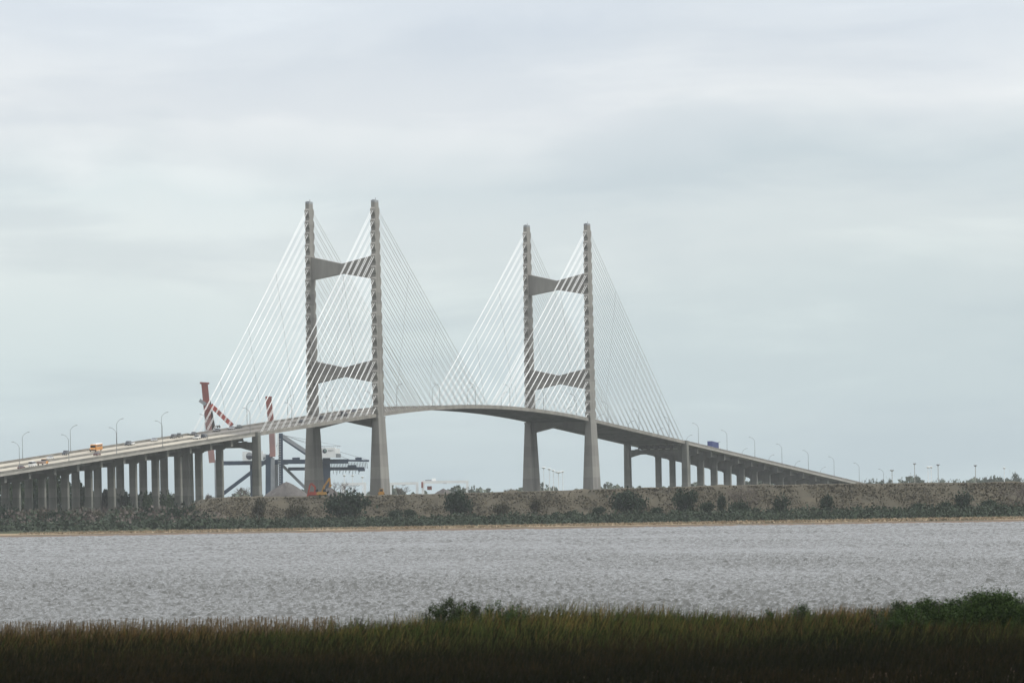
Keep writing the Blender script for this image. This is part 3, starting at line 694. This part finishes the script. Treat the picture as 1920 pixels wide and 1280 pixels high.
# yard gantries
def gantry(label, x0, x1, yb, red=False):
    t, q = crane('gantry_crane', label, (x0 + x1)/2, 5600.0, 'yard gantry cranes behind the embankment', 'gantry crane')
    for x in (x0 + 2, x1 - 2):
        for dy in (0, 9): MB().beam(q(x, yb, dy), q(x, 948, dy), 1.5, 1.4).obj('leg', M['crane_white'], t)
    for dy in (0, 9): MB().beam(q(x0, yb + 2.5, dy), q(x1, yb + 1.5, dy), 1.2, 1.6).obj('cross_girder', M['crane_white'], t)
    MB().box(q((x0+x1)/2 - 4, yb).x, q((x0+x1)/2 + 3, yb).x, 2, 7, q(x0, yb + 6).z, q(x0, yb + 3.6).z).obj('trolley', M['crane_grey'], t)
    if red:
        MB().box(q(801, 918).x, q(809.5, 911).x, 1, 6, q(801, 918).z, q(801, 911).z).obj('cabin', M['crane_red'], t)
        MB().box(q(797, 907).x, q(809, 901).x, 1, 6, q(801, 905).z, q(801, 899).z).obj('machine_box', M['crane_grey'], t)
        MB().box(q(810, 907).x, q(817, 901).x, 1, 5, q(801, 902).z, q(801, 896.5).z).obj('machine_box', M['crane_white'], t)
        MB().beam(q(791.5, 903, -1), q(791.5, 914, -1), 1.0, 1.2).obj('ladder', M['crane_red'], t)
gantry('pale yard gantry crane seen between the legs of the first pylon', 641, 686, 905)
gantry('pale yard gantry crane just right of the first pylon', 730, 784, 904)
gantry('pale yard gantry crane with a red cabin at its left leg', 791, 878, 901, True)

# tall light masts
def mast(label, x, ytop, Y, head, white, ybase=915):
    b = at(x, ybase, Y); b.z = 3.0; top = at(x, ytop, Y).z - 3.0
    t = thing('light_mast', label, 'light mast', b, group='tall light masts of the port')
    m = M['crane_white'] if white else M['crane_grey']; mp_ = M['crane_white'] if white else M['slab']
    MB().tube([(0, 0, 0), (0, 0, top)], [.28, .15], 8).obj('pole', mp_, t)
    n = 10; mb = MB(); mb.loft([[(r*math.cos(2*math.pi*i/n), r*math.sin(2*math.pi*i/n), z) for i in range(n)] for r, z in ((.3, top - .9), (head, top - .3), (head, top), (.3, top + .15))])
    mb.obj('lamp_ring', m, t)
for x, y, hd, wt, lb in ((1020, 875.5, 1.2, True, 'white light mast nearest the far leg of the second pylon'), (1030.5, 878, 1.1, True, 'white light mast, second from the far leg of the second pylon'),
    (1038, 880.5, 1.0, True, 'white light mast, middle one between the second pylon legs'), (1047.5, 884, 2.2, True, 'white light mast with a wide ring head between the second pylon legs'),
    (1055.5, 882.5, .9, True, 'thin white light mast, rightmost between the second pylon legs'), (609, 886.5, 1.1, True, 'white light mast in front of the blue crane leg'),
    (646, 890, .9, True, 'faint white light mast, leftmost of three under the right crane girder'), (661.5, 890, .9, True, 'faint white light mast, middle of three under the right crane girder'),
    (680, 893, .9, True, 'faint white light mast beside the near leg of the first pylon'),
    (1673, 880.5, 1.3, False, 'low grey light mast closest to the end of the right approach'), (1715.5, 868, 1.0, False, 'tall grey light mast above the paired tree crowns'),
    (1740.5, 874.5, .9, True, 'pale light mast, left one of the close pair'), (1746.5, 874.5, .9, True, 'pale light mast, right one of the close pair'),
    (1759.5, 870, 1.1, False, 'tall grey light mast right of the pale pair'), (1829.5, 871.5, 1.0, False, 'pale grey light mast left of the big far trees'), (1883.5, 876, .8, True, 'thin pale light mast near the right edge')):
    mast(lb, x, y, 5300.0, hd, wt)

# ---------------------------------------------------------------- works on the embankment
def crown_top(x, dy): p = crest_pt(x); return Vector((p.x*(1 + dy/p.y), p.y + dy, p.z*.96 + .08))
def heap(label, x, yt, wpx, seed, dy):
    b = crown_top(x, dy); k = (b.y)/F; h = at(x, yt, b.y).z - b.z + .4; rx = wpx/2*k; rgn = np.random.default_rng(seed)
    vs = []; fs = []; nr_, na = 14, 48
    ph = rgn.uniform(0, 6.28, 5)
    for i in range(nr_ + 1):
        for j in range(na):
            a = 2*math.pi*j/na; u = i/nr_; rr = 1 + .10*math.sin(2*a + ph[0]) + .06*math.sin(5*a + ph[1])
            z = h*max(0, (1 - u**1.25))*(1 + .10*math.sin(3*a + ph[2])*u) + rgn.normal(0, .12)*(u < .97)
            vs.append((rx*u*rr*math.cos(a), rx*.8*u*rr*math.sin(a), z - (.5 if i == nr_ else 0)))
    for i in range(nr_):
        for j in range(na): j2 = (j + 1) % na; fs.append((i*na + j, i*na + j2, (i+1)*na + j2, (i+1)*na + j))
    o = MB().add(vs, fs).obj('gravel_heap', M['mud'], None, True); o.location = b; tag(o, label, 'gravel heap', 'gravel heaps on the embankment')
heap('large grey gravel heap left of the far leg of the first pylon', 538, 905.5, 92, 1, 55)
heap('small grey gravel heap right of the far leg of the first pylon', 618, 915.5, 44, 2, 60)
heap('low dark earth heap under the pale gantry crane', 832, 918.5, 40, 3, 50)
def digger(label, x, m, boom, s=1.0):
    b = crown_top(x, 22); t = thing('excavator', label, 'excavator', b, group='excavators on the embankment')
    k = b.y/F; px = lambda dx, y: Vector(((dx)*k, 0, at(x, y, b.y).z - b.z))
    for y in (-1.3, 1.3):
        MB().prism([(-2, .0), (2, .0), (2.3, .4), (2, .85), (-2, .85), (-2.3, .4)], y - .3, y + .3).obj('track', M['tyre'], t)
    bd = MB().prism([(-1.9, .9), (1.6, .9), (1.6, 1.9), (-1.4, 2.1), (-1.9, 1.7)], -1.2, 1.2).obj('body', m, t)
    MB().prism([(.3, 1.9), (1.5, 1.9), (1.3, 2.9), (.4, 2.9)], -1.15, -.1).obj('cab', M['glass'], t)
    pts = [px(*p) for p in boom]
    for i, (a, c) in enumerate(zip(pts[:-1], pts[1:])): MB().beam(a, c, .55, (.75, .6, .5)[min(i, 2)]).obj('boom' if i == 0 else 'stick', m, t)
    e = pts[-1]; MB().prism([(e.x - .6, e.z - .9), (e.x + .3, e.z - 1.0), (e.x + .6, e.z - .1), (e.x - .2, e.z + .1)], -.6, .6).obj('bucket', m, t)
digger('red excavator with its arm folded down left, by the far leg of the first pylon', 590, M['dig_red'], [(0, 922), (1.5, 913), (-6, 905.5), (-8.5, 909), (-12, 925)])
digger('yellow excavator with its arm reaching up right of the red one', 604, M['dig_yellow'], [(0, 924), (5, 910), (15, 896), (15.5, 908)])
b = crown_top(715, 24); t = thing('loader', 'small yellow loader at the foot of the near leg of the first pylon', 'loader', b)
MB().box(-1.1, 1.1, -1.2, 1.2, .5, 1.5).obj('body', M['dig_yellow'], t); MB().box(-.55, .75, -.8, .8, 1.5, 2.7).obj('cab', M['dig_yellow'], t)
MB().box(-.4, .5, -.82, -.805, 1.7, 2.5).obj('window', M['glass'], t)
MB().prism([(-1.2, .2), (1.2, .2), (.9, .9), (-.9, .9)], -2.0, -1.25).obj('bucket', M['dig_yellow'], t)
for sx in (-.8, .8):
    o = MB().tube([(0, -.2, 0), (0, .2, 0)], .5, 12).obj('wheel', M['tyre'], t); o.location = (sx, -1.1, .5)

# ---------------------------------------------------------------- trees and bushes
def leaf_crown(seed, clumps, per, rx, rz, leaf, spread=.33, flat=0.0, low=0.0):
    r = np.random.default_rng(seed); P = []
    for i in range(clumps):
        d = r.normal(0, 1, 3); d /= np.linalg.norm(d); rad = r.uniform(.25, .92)**.6
        c = np.array([d[0]*rx*rad, d[1]*rx*.8*rad, rz*(1 + d[2]*rad*.95)])
        if low: c[2] = max(c[2], low*rz)
        sz = spread*r.uniform(.6, 1.25)
        P.append(c + r.normal(0, 1, (per, 3))*np.array([rx*sz*.6, rx*sz*.6, rz*sz*.5]))
    P = np.concatenate(P); P[:, 2] = np.abs(P[:, 2])
    return quads(P, leaf, 0, r)
CROWN = {}
def crown_mesh(kind, var):
    k = (kind, var)
    if k not in CROWN:
        if kind == 'bush': V, Fq = leaf_crown(100 + var, 46, 40, 1.0, .5, .085, .36)
        elif kind == 'tall': V, Fq = leaf_crown(200 + var, 40, 36, .55, .5, .075, .38)
        elif kind == 'pine': V, Fq = leaf_crown(300 + var, 26, 46, .75, .5, .075, .26)
        elif kind == 'round': V, Fq = leaf_crown(400 + var, 34, 34, 1.0, .5, .105, .34)
        CROWN[k] = npmesh('crown', V, Fq)
    return CROWN[k]
rt = random.Random(21)
def tree(name, label, cat, base, wd, ht, kind, m, group, trunk=.0, crown_from=.0):
    t = thing(name, label, cat, base, rt.uniform(-.25, .25), group)
    me = crown_mesh(kind, rt.randrange(3)).copy(); c = link('crown', me, m, t)
    c.location = (0, 0, ht*crown_from); sx = wd/2/{'bush': 1.12, 'tall': .66, 'pine': .64, 'round': .98}[kind]
    c.scale = (sx, sx, ht*(1 - crown_from)/{'bush': 1.0, 'tall': .96, 'pine': .9, 'round': 1.0}[kind])
    mb = MB(); r0 = max(.10, wd*.022); hh = ht*(crown_from + (1 - crown_from)*.6)
    mb.tube([(0, 0, -.6), (.02*wd, 0, hh*.5), (-.01*wd, 0, hh)], [r0*1.4, r0, r0*.4], 6)
    for i in range(5):
        a = rt.uniform(0, 6.28); z = ht*crown_from + (hh - ht*crown_from)*rt.uniform(.1, .8)
        mb.tube([(0, 0, z), (wd*.28*math.cos(a), wd*.2*math.sin(a), z + ht*.18)], [r0*.5, r0*.15], 5)
    mb.obj('trunk', M['bark'], t); return t
def bare(label, base, wd, ht, group, seed, name='bare_tree', n=7):
    t = thing(name, label, 'tree', base, 0, group); r = random.Random(seed); mt = MB(); mb = MB()
    def grow(p, d, ln, rad, lvl, target):
        e = p + d*ln; mid = p.lerp(e, .5) + Vector((r.uniform(-1, 1), r.uniform(-1, 1), 0))*ln*.06
        target.tube([p, mid, e], [rad, rad*.8, rad*.55], 5)
        if lvl == 0: return
        for _ in range(r.randint(3, 4)):
            nd = (d + Vector((r.gauss(0, .55), r.gauss(0, .55), r.gauss(.1, .3)))).normalized(); grow(p.lerp(e, r.uniform(.45, 1)), nd, ln*r.uniform(.55, .8), rad*.55, lvl - 1, mb)
    for i in range(n):
        d = Vector((r.gauss(0, .45), r.gauss(0, .4), 1)).normalized(); grow(Vector((r.uniform(-.25, .25)*wd, r.uniform(-1, 1), -.5)), d, ht*.42, .11, 3, mt)
    mt.obj('trunk', M['bark'], t); mb.obj('branches', M['twig'], t); return t
G1 = 'dark bushes on the embankment face'
def on_slope(x, yb):                                 # foot of a bush whose lowest leaves show at row yb
    f = 0.0
    for i in range(101):
        p = slope_pt(x, i/100); u, v = unroll(x, yb)
        if HC - v*p.y/F <= p.z: return p
    return slope_pt(x, 1)
def k_at(p): return p.y/F
for x, yt, yb, wd, kind, m, lb in (
    (655, 920, 975, 84, 'bush', 'leaf_dark', 'biggest dark bush, breaking the embankment top right of the excavators'),
    (863, 919, 969, 52, 'bush', 'leaf_dark', 'squarish dark bush below the gantry with the red cabin'),
    (1177, 920, 965, 66, 'bush', 'leaf_dark', 'broad round dark bush below the right cable span'),
    (1277, 918, 961, 46, 'bush', 'leaf_dark', 'dark bush below the right anchor pier of the bridge'),
    (1319, 941, 964, 30, 'bush', 'leaf_dark', 'small dark bush right of the bush under the anchor pier'),
    (1345, 931, 964, 16, 'tall', 'leaf_dark', 'narrow upright bush below the right approach piers'),
    (1374, 940, 972, 42, 'bush', 'leaf_dark', 'dark bush below the leafless tree on the embankment'),
    (1450, 934, 974, 34, 'tall', 'leaf_dark', 'conical dark bush below the middle of the right approach'),
    (1538, 930, 963, 24, 'tall', 'leaf_dark', 'upright dark bush near the end of the right approach'),
    (1703, 944, 965, 26, 'bush', 'leaf_dark', 'low dark bush below the paired tree crowns'),
    (1752, 941, 968, 30, 'bush', 'leaf_dark', 'round dark bush left of the pointed one near the right edge'),
    (1782, 929, 972, 36, 'tall', 'leaf_dark', 'pointed dark bush below the far masts at right'),
    (1835, 943, 972, 40, 'bush', 'leaf_dark', 'wide dark bush second from the right edge'),
    (1917, 938, 968, 20, 'bush', 'leaf_dark', 'dark bush cut by the right edge of the picture'),
    (1120, 951, 966, 26, 'bush', 'leaf_dark', 'small dark bush left of the broad round bush'),
    (1227, 952, 966, 22, 'bush', 'leaf_dark', 'small dark bush between the broad round bush and the anchor pier'),
    (940, 944, 968, 34, 'bush', 'leaf_olive', 'olive bush left of the second pylon on the embankment'),
    (1003, 938, 962, 22, 'tall', 'leaf_olive', 'small olive bush directly below the far leg of the second pylon'),
    (745, 956, 974, 30, 'bush', 'leaf_dark', 'small dark bush below and right of the first pylon'),
    (772, 955, 972, 24, 'bush', 'leaf_dark', 'small dark bush below the pale gantry next to the first pylon'),
    (492, 938, 972, 26, 'tall', 'leaf_olive', 'olive bush below the left anchor pier'),
    (560, 948, 980, 40, 'bush', 'leaf_olive', 'low olive bush below the large gravel heap')):
    p = on_slope(x, yb - 2); p.y -= .5; k = k_at(p); tree('bush', lb, 'bush', p, wd*k*1.08, (yb - yt)*k*1.02, kind, M[m], G1)
G2 = 'leafless trees on the far bank'
for x, yt, yb, wd, lb, sd in ((1385, 905, 955, 60, 'leafless brown tree standing in front of the right approach', 1), (1893, 897, 945, 70, 'wide leafless brown tree near the right edge', 2),
    (458, 908, 933, 40, 'leafless shrub on the embankment top left of the anchor pier', 3), (640, 893, 930, 40, 'leafless shrub between the legs of the first pylon', 4),
    (750, 906, 929, 34, 'leafless shrub right of the near leg of the first pylon', 5), (955, 913, 924, 34, 'low leafless shrubs left of the far leg of the second pylon', 6),
    (392, 920, 934, 16, 'thin leafless shrub at the left end of the embankment', 7)):
    if yb > 940: p = on_slope(x, yb)
    else: p = crown_top(x, 6)
    k = k_at(p); bare(lb, p, wd*k, (yb - yt)*k*1.15, G2, sd, 'bare_tree' if yb > 940 else 'bare_shrub')
G3 = 'trees among the piers of the left approach'
def flat_pt(x, D): X = at(x, 960, D).x; return Vector((X, D, 2.3))
for x, D, yt, wd, kind, m, frm, lb in (
    (14, 3420, 946, 40, 'bush', 'leaf_dark', 0, 'dark bush at the far left edge under the approach'),
    (42, 3390, 954, 36, 'bush', 'leaf_olive', 0, 'low olive bush second from the left edge'),
    (78, 3370, 950, 34, 'bush', 'leaf_olive', 0, 'olive brown bush below the maroon sedan'),
    (108, 3350, 952, 40, 'bush', 'leaf_dark', 0, 'dark bush below the white sedan and dark SUV'),
    (140, 3330, 958, 36, 'bush', 'leaf_olive', 0, 'low olive bush left of the bus piers'),
    (178, 3330, 955, 44, 'bush', 'leaf_olive', 0, 'olive grey bush directly below the school bus'),
    (232, 3320, 953, 36, 'bush', 'leaf_olive', 0, 'olive bush below the blue grey SUV'),
    (262, 3300, 958, 32, 'bush', 'leaf_dark', 0, 'dark low bush left of the tall green one by the shore'),
    (275, 3340, 945, 26, 'tall', 'leaf_dark', 0, 'tall dark green bush below the silver sedan'),
    (332, 3290, 948, 40, 'bush', 'leaf_dark', 0, 'dark bush at the left end of the embankment'),
    (366, 3275, 944, 44, 'bush', 'leaf_dark', 0, 'large dark bush overlapping the end of the embankment'),
    (402, 3262, 952, 42, 'bush', 'leaf_dark', 0, 'dark bush below the last pier before the anchor pier'),
    (414, 3270, 936, 12, 'tall', 'leaf_olive', 0, 'narrow upright dark shrub below the last pier before the anchor pier'),
    (58, 3860, 884, 30, 'pine', 'leaf_pine', .25, 'tall pine behind the second pier from the left'),
    (30, 3880, 905, 40, 'pine', 'leaf_pine', .2, 'broad dark pine behind the leftmost piers'),
    (100, 3850, 893, 36, 'pine', 'leaf_pine', .28, 'tall pine with sky showing through, behind the third pier'),
    (147, 3840, 903, 26, 'pine', 'leaf_pine', .3, 'slim pine behind the fourth pier from the left'),
    (190, 3830, 919, 34, 'round', 'leaf_dark', .1, 'dark tree behind the pier below the bus'),
    (232, 3820, 923, 26, 'round', 'leaf_dark', .1, 'dark tree crown showing right of the fifth pier'),
    (275, 3810, 925, 22, 'tall', 'leaf_pine', .1, 'pointed green tree behind the pier below the silver sedan'),
    (312, 3800, 927, 24, 'tall', 'leaf_pine', .1, 'pointed green tree behind the pier below the dark pickup'),
    (75, 3845, 915, 34, 'round', 'leaf_dark', .1, 'dark tree between the two tallest pines')):
    b = flat_pt(x, D); k = D/F; ht = at(x, yt, D).z - b.z; tree('pine_tree' if kind == 'pine' else 'bush' if D < 3500 else 'leafy_tree', lb, 'tree' if D > 3500 else 'bush', b, wd*k*1.1, ht, kind, M[m], G3, crown_from=frm)
for x, D, yt, wd, lb, sd in ((150, 3400, 938, 40, 'leafless reddish thicket below the fourth pier from the left', 11), (205, 3390, 940, 36, 'leafless grey thicket right of the school bus pier', 12),
    (255, 3380, 942, 34, 'leafless brown thicket below the silver sedan', 13), (305, 3360, 938, 40, 'leafless brown thicket left of the embankment end', 14), (90, 3410, 938, 40, 'leafless brown thicket below the white sedan', 15)):
    b = flat_pt(x, D); bare(lb, b, wd*D/F, (at(x, yt, D).z - b.z)*1.1, G2, sd, 'bare_shrub', 9)
G4 = 'far trees beyond the embankment'
for x, yt, wd, Y, lb in (
    (1340, 909, 30, 5000, 'small far tree at the foot of the right approach piers'), (1405, 897, 44, 5600, 'far tree seen under the right approach'), (1432, 893, 46, 5700, 'broad far tree under the middle of the right approach'), (1480, 899, 50, 5750, 'far tree half hidden under the right approach'),
    (1530, 893, 46, 5800, 'far tree below the lower end of the right approach'), (1570, 898, 40, 5800, 'low far tree by the end of the right approach'),
    (1630, 899, 22, 5900, 'first small far tree right of the approach end'), (1649, 899, 26, 5900, 'second far tree right of the approach end'), (1670, 900, 18, 5900, 'small far tree at the low grey mast'),
    (1697, 896, 30, 6100, 'left one of the paired far tree crowns'), (1720, 894, 26, 6100, 'right one of the paired far tree crowns'), (1762, 899, 18, 6300, 'tiny far tree at the tall grey mast'),
    (1788, 900, 26, 6400, 'low far tree between the masts'), (1815, 901, 24, 6200, 'low far tree left of the pale grey mast'), (1842, 897, 26, 6500, 'far tree right of the pale grey mast'), (1857, 893, 24, 6500, 'tallest of the far trees left of the thin mast'),
    (1876, 896, 22, 6500, 'far tree at the foot of the thin pale mast'), (1905, 889, 24, 6500, 'tall round far tree at the right edge'), (1925, 897, 20, 6500, 'far tree cut by the right edge'),
    (884, 912, 16, 5400, 'small far bush right of the gantry with the red cabin'), (866, 913, 14, 5400, 'small far bush under the right leg of the red cabin gantry')):
    b = at(x, 935, Y); b.z = 3.0; k = Y/F; tree('leafy_tree', lb, 'tree', b, wd*k*1.12, max(at(x, yt, Y).z - 3.0, 5), 'round', M['leaf_far'], G4, crown_from=.05)
P = []
for i in range(16000):                               # unbroken wood on the horizon
    x = rg.uniform(-300, 2250); Y = rg.uniform(6900, 7600); p = at(x, 930, Y)
    hh = 16.5 + 2.5*math.sin(x*.045) + 1.8*math.sin(x*.11 + 2) + 1.2*math.sin(x*.31)
    P.append((p.x, Y, 3 + hh*rg.random()**.6))
stuff_on('far_wood', 'far wood along the horizon behind the embankment', 'wood', P, 2.6, 0, M['leaf_far'], 9)

# ---------------------------------------------------------------- foreground marsh
def marsh_edge(X): return 452 + 3.0*math.sin(X*.16) + 2.0*math.sin(X*.37 + 1)
def grass(name, label, n, hts, wd, m, seed, ymin, ymax, power=.8, where=None, xr=42):
    r = np.random.default_rng(seed); X = r.uniform(-xr, xr, n); u = r.random(n)
    edge = 452 + 3.0*np.sin(X*.16) + 2.0*np.sin(X*.37 + 1)
    Y = ymin + (np.minimum(edge, ymax) - ymin)*u**power
    if where is not None:                            # patches: how much of this grass grows from left to right
        keep = r.random(n) < np.interp(X + 2.5*np.sin(Y*.21), [a for a, b in where], [b for a, b in where]); X, Y, edge = X[keep], Y[keep], edge[keep]; n = len(X)
    # height varies in tussocks and across the picture
    px = 960 + X/Y*F
    hx = np.interp(px, [-100, 100, 560, 640, 820, 900, 1150, 1300, 1420, 1560, 1640, 2000], [1.22, 1.26, 1.14, 1.24, 1.45, 1.62, 1.62, 1.34, 1.15, 1.28, 1.32, 1.25])
    clump = 1 + .16*np.sin(X*1.9 + Y*.7) + .13*np.sin(X*.8 - Y*1.3) + .1*np.sin(X*4.1 + Y*.3)
    H = hts*(1 + (hx - 1)*np.interp(Y, [390, 445], [0, 1]))*np.interp(Y, [330, 400, 448], [.62, .78, 1.0])*clump*r.uniform(.55, 1.12, n); th = r.uniform(0, 6.28, n)
    lean = r.normal(.16, .2, n)*H; ly = r.normal(0, .18, n)*H
    base = np.stack([X, Y, np.full(n, .40)], 1); dx = np.stack([np.cos(th), np.sin(th), np.zeros(n)], 1)*(wd*r.uniform(.6, 1.4, n))[:, None]
    mid = base + np.stack([lean*.35, ly*.35, H*.6], 1); tip = base + np.stack([lean, ly, H], 1)
    V = np.stack([base - dx, base + dx, mid + dx*.75, mid - dx*.75, tip + dx*.12, tip - dx*.12], 1).reshape(-1, 3)
    o = np.arange(n)[:, None]*6; Fq = np.concatenate([o + np.array([[0, 1, 2, 3]]), o + np.array([[3, 2, 4, 5]])])
    return tag(link(name, npmesh(name, V, Fq), m), label, 'grass', kind='stuff')
def grassmat(name, cols, tips, sc, z0=.75, z1=1.75):
    m = bpy.data.materials.new(name); m.use_nodes = True; t = m.node_tree; b = t.nodes['Principled BSDF']; b.inputs['Roughness'].default_value = .8; b.inputs['Specular IOR Level'].default_value = .03
    g = N(t, 'ShaderNodeNewGeometry'); n = N(t, 'ShaderNodeTexNoise', inp={'Scale': sc, 'Detail': 3.0}); mp = N(t, 'ShaderNodeMapping'); mp.inputs['Scale'].default_value = (1, .35, 0)
    t.links.new(g.outputs['Position'], mp.inputs[0]); t.links.new(mp.outputs[0], n.inputs['Vector'])
    a = N(t, 'ShaderNodeMix', data_type='FLOAT'); a.inputs[0].default_value = .28; t.links.new(n.outputs[0], a.inputs[2]); t.links.new(g.outputs['Random Per Island'], a.inputs[3])
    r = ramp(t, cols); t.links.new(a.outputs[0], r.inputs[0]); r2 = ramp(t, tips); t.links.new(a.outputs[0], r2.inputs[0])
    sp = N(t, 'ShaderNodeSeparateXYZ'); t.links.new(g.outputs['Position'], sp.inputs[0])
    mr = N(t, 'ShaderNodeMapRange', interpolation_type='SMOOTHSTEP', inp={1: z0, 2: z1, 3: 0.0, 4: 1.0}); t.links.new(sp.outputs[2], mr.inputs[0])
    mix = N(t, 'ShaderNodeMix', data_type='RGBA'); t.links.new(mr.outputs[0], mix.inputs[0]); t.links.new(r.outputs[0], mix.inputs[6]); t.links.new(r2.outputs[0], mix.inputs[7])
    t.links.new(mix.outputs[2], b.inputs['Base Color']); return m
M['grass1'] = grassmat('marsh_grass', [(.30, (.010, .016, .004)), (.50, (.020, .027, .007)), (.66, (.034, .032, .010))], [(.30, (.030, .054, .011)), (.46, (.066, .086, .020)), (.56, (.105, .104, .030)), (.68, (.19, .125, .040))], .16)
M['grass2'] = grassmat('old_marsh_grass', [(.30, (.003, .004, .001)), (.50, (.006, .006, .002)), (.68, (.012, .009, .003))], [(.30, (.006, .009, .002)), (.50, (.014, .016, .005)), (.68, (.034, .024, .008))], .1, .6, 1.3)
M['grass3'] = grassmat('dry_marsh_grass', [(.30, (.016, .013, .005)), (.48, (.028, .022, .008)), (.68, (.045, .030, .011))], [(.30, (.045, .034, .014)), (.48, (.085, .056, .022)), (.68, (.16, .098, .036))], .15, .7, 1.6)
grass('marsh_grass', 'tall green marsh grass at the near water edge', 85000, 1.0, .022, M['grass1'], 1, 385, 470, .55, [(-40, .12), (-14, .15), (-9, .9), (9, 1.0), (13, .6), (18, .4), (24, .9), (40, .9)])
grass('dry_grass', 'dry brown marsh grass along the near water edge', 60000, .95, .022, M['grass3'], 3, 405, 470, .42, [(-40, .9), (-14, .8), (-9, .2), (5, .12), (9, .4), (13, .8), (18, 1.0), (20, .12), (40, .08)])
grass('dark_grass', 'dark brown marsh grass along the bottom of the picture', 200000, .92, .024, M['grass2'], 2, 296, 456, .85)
M['grass4'] = grassmat('brown_marsh_grass', [(.30, (.012, .010, .004)), (.68, (.026, .019, .008))], [(.30, (.034, .026, .011)), (.50, (.055, .041, .017)), (.68, (.090, .058, .024))], .12, .6, 1.25)
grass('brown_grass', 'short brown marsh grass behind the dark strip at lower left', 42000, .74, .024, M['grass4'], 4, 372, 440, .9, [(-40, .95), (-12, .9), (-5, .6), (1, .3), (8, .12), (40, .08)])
M['straw'] = grassmat('straw_grass', [(.30, (.035, .022, .009)), (.68, (.060, .036, .013))], [(.30, (.12, .075, .030)), (.50, (.19, .115, .045)), (.68, (.28, .18, .075))], .3, .7, 1.5)
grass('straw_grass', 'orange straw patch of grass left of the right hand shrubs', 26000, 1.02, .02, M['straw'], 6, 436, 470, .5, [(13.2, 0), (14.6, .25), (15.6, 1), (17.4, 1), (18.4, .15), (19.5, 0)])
# loose seed stems standing above the edge
M['stem'] = mat('seed_stem', (.17, .125, .070), (.085, .062, .036), 3.0, .9)
def stems():
    r = random.Random(8); mb = MB()
    for i in range(1800):
        X = r.uniform(-36, -8.5) if i < 1500 else r.uniform(-36, 36); Y = marsh_edge(X) - abs(r.gauss(0, 6)) - .3; px = 960 + X/Y*F
        h = r.uniform(1.0, 1.62) + (.25 if 840 < px < 1250 else 0); d = r.gauss(.03, .09)
        mb.tube([(X, Y, .3), (X + d*.4, Y, .4 + h*.6), (X + d, Y, .4 + h)], [.010, .009, .017], 4)
    tag(mb.obj('seed_stems', M['stem']), 'thin pale seed stems standing above the marsh grass', 'grass', kind='stuff')
stems()
G5 = 'shrubs in the foreground marsh'
def shrub(label, x, yt, yb, wd, m, seed, leaf=.05, clumps=40, per=60, stemmy=False):
    Y = (422.0 if x > 1600 else 438.0) + (seed % 5)*2; b = at(x, yb, Y); b.z = .4; k = Y/F; ht = at(x, yt, Y).z - b.z; w_ = wd*k
    t = thing('marsh_shrub', label, 'shrub', b, 0, G5); r = np.random.default_rng(seed)
    V, Fq = leaf_crown(seed, clumps, per, w_/2/1.12, ht/2/1.08, leaf, .24 if stemmy else .32)
    link('crown', npmesh('crown', V, Fq), m, t)
    mb = MB(); rr = random.Random(seed)
    for i in range(12): mb.tube([(rr.uniform(-.1, .1)*w_, 0, -.1), (rr.uniform(-.4, .4)*w_, rr.uniform(-.3, .3)*w_, ht*rr.uniform(.6, .95))], [.02, .008], 5)
    mb.obj('trunk', M['bark'], t)
for a in (('wide dark green shrub, tallest at the lower right corner', 1862, 1100, 1200, 150, 'shrub_fg', 31, .055, 200, 170),
    ('rounded green shrub left of the tallest corner shrub', 1742, 1112, 1200, 76, 'shrub_fg', 32, .05, 110, 120),
    ('low dark shrub between the two green corner shrubs', 1795, 1116, 1205, 110, 'shrub_fg', 33, .05, 130, 130),
    ('small grey green shrub right of the tan grass patch', 1690, 1114, 1190, 60, 'shrub_grey', 34, .045, 70, 80, True),
    ('sparse grey green sprig beside the tan grass patch', 1645, 1124, 1185, 38, 'shrub_grey', 35, .04, 34, 60, True),
    ('feathery dark shrub standing above the grass left of centre', 845, 1104, 1185, 66, 'shrub_grey', 36, .045, 80, 80, True),
    ('thin feathery shrub just right of the feathery dark one', 893, 1108, 1185, 36, 'shrub_grey', 37, .042, 40, 60, True),
    ('small round green shrub left of the feathery dark one', 815, 1120, 1185, 44, 'shrub_grey', 42, .042, 44, 60, True),
    ('low green shrub between the two feathery ones', 868, 1116, 1185, 48, 'shrub_fg', 43, .042, 50, 60, True),
    ('low green shrub right of the thin feathery one', 924, 1117, 1185, 52, 'shrub_fg', 44, .042, 50, 60, True),
    ('broad low green shrub left of the rounded one', 1700, 1128, 1195, 90, 'shrub_fg', 45, .05, 90, 90, True),
    ('low leafy green shrub at the middle of the marsh edge', 968, 1122, 1190, 84, 'shrub_fg', 41, .045, 70, 60, True),
    ('grey shrub rising from the grass left of the tan patch', 1505, 1122, 1190, 60, 'shrub_grey', 38, .042, 60, 60, True),
    ('small dark shrub left of the grey shrub in the marsh', 1441, 1130, 1190, 28, 'shrub_fg', 39, .042, 30, 50, True),
    ('green shrub at the right picture edge behind the corner shrub', 1935, 1120, 1200, 70, 'shrub_fg', 40, .05, 90, 100)):
    shrub(*a[:5], M[a[5]], *a[6:])

# ---------------------------------------------------------------- haze
mb = MB(); mb.box(-6200, 6200, -450, 16200, -3.0, 154.0); hz = mb.obj('haze', bpy.data.materials.new('haze'))
hm = hz.data.materials[0]; hm.use_nodes = True; hm.node_tree.nodes.clear(); t = hm.node_tree
pv = N(t, 'ShaderNodeVolumePrincipled'); pv.inputs['Color'].default_value = (.93, .965, .99, 1); pv.inputs['Density'].default_value = 2.3e-5; pv.inputs['Anisotropy'].default_value = 0.0
ho = N(t, 'ShaderNodeOutputMaterial'); t.links.new(pv.outputs[0], ho.inputs['Volume'])
tag(hz, 'thin pale haze over the river', 'haze', kind='stuff')
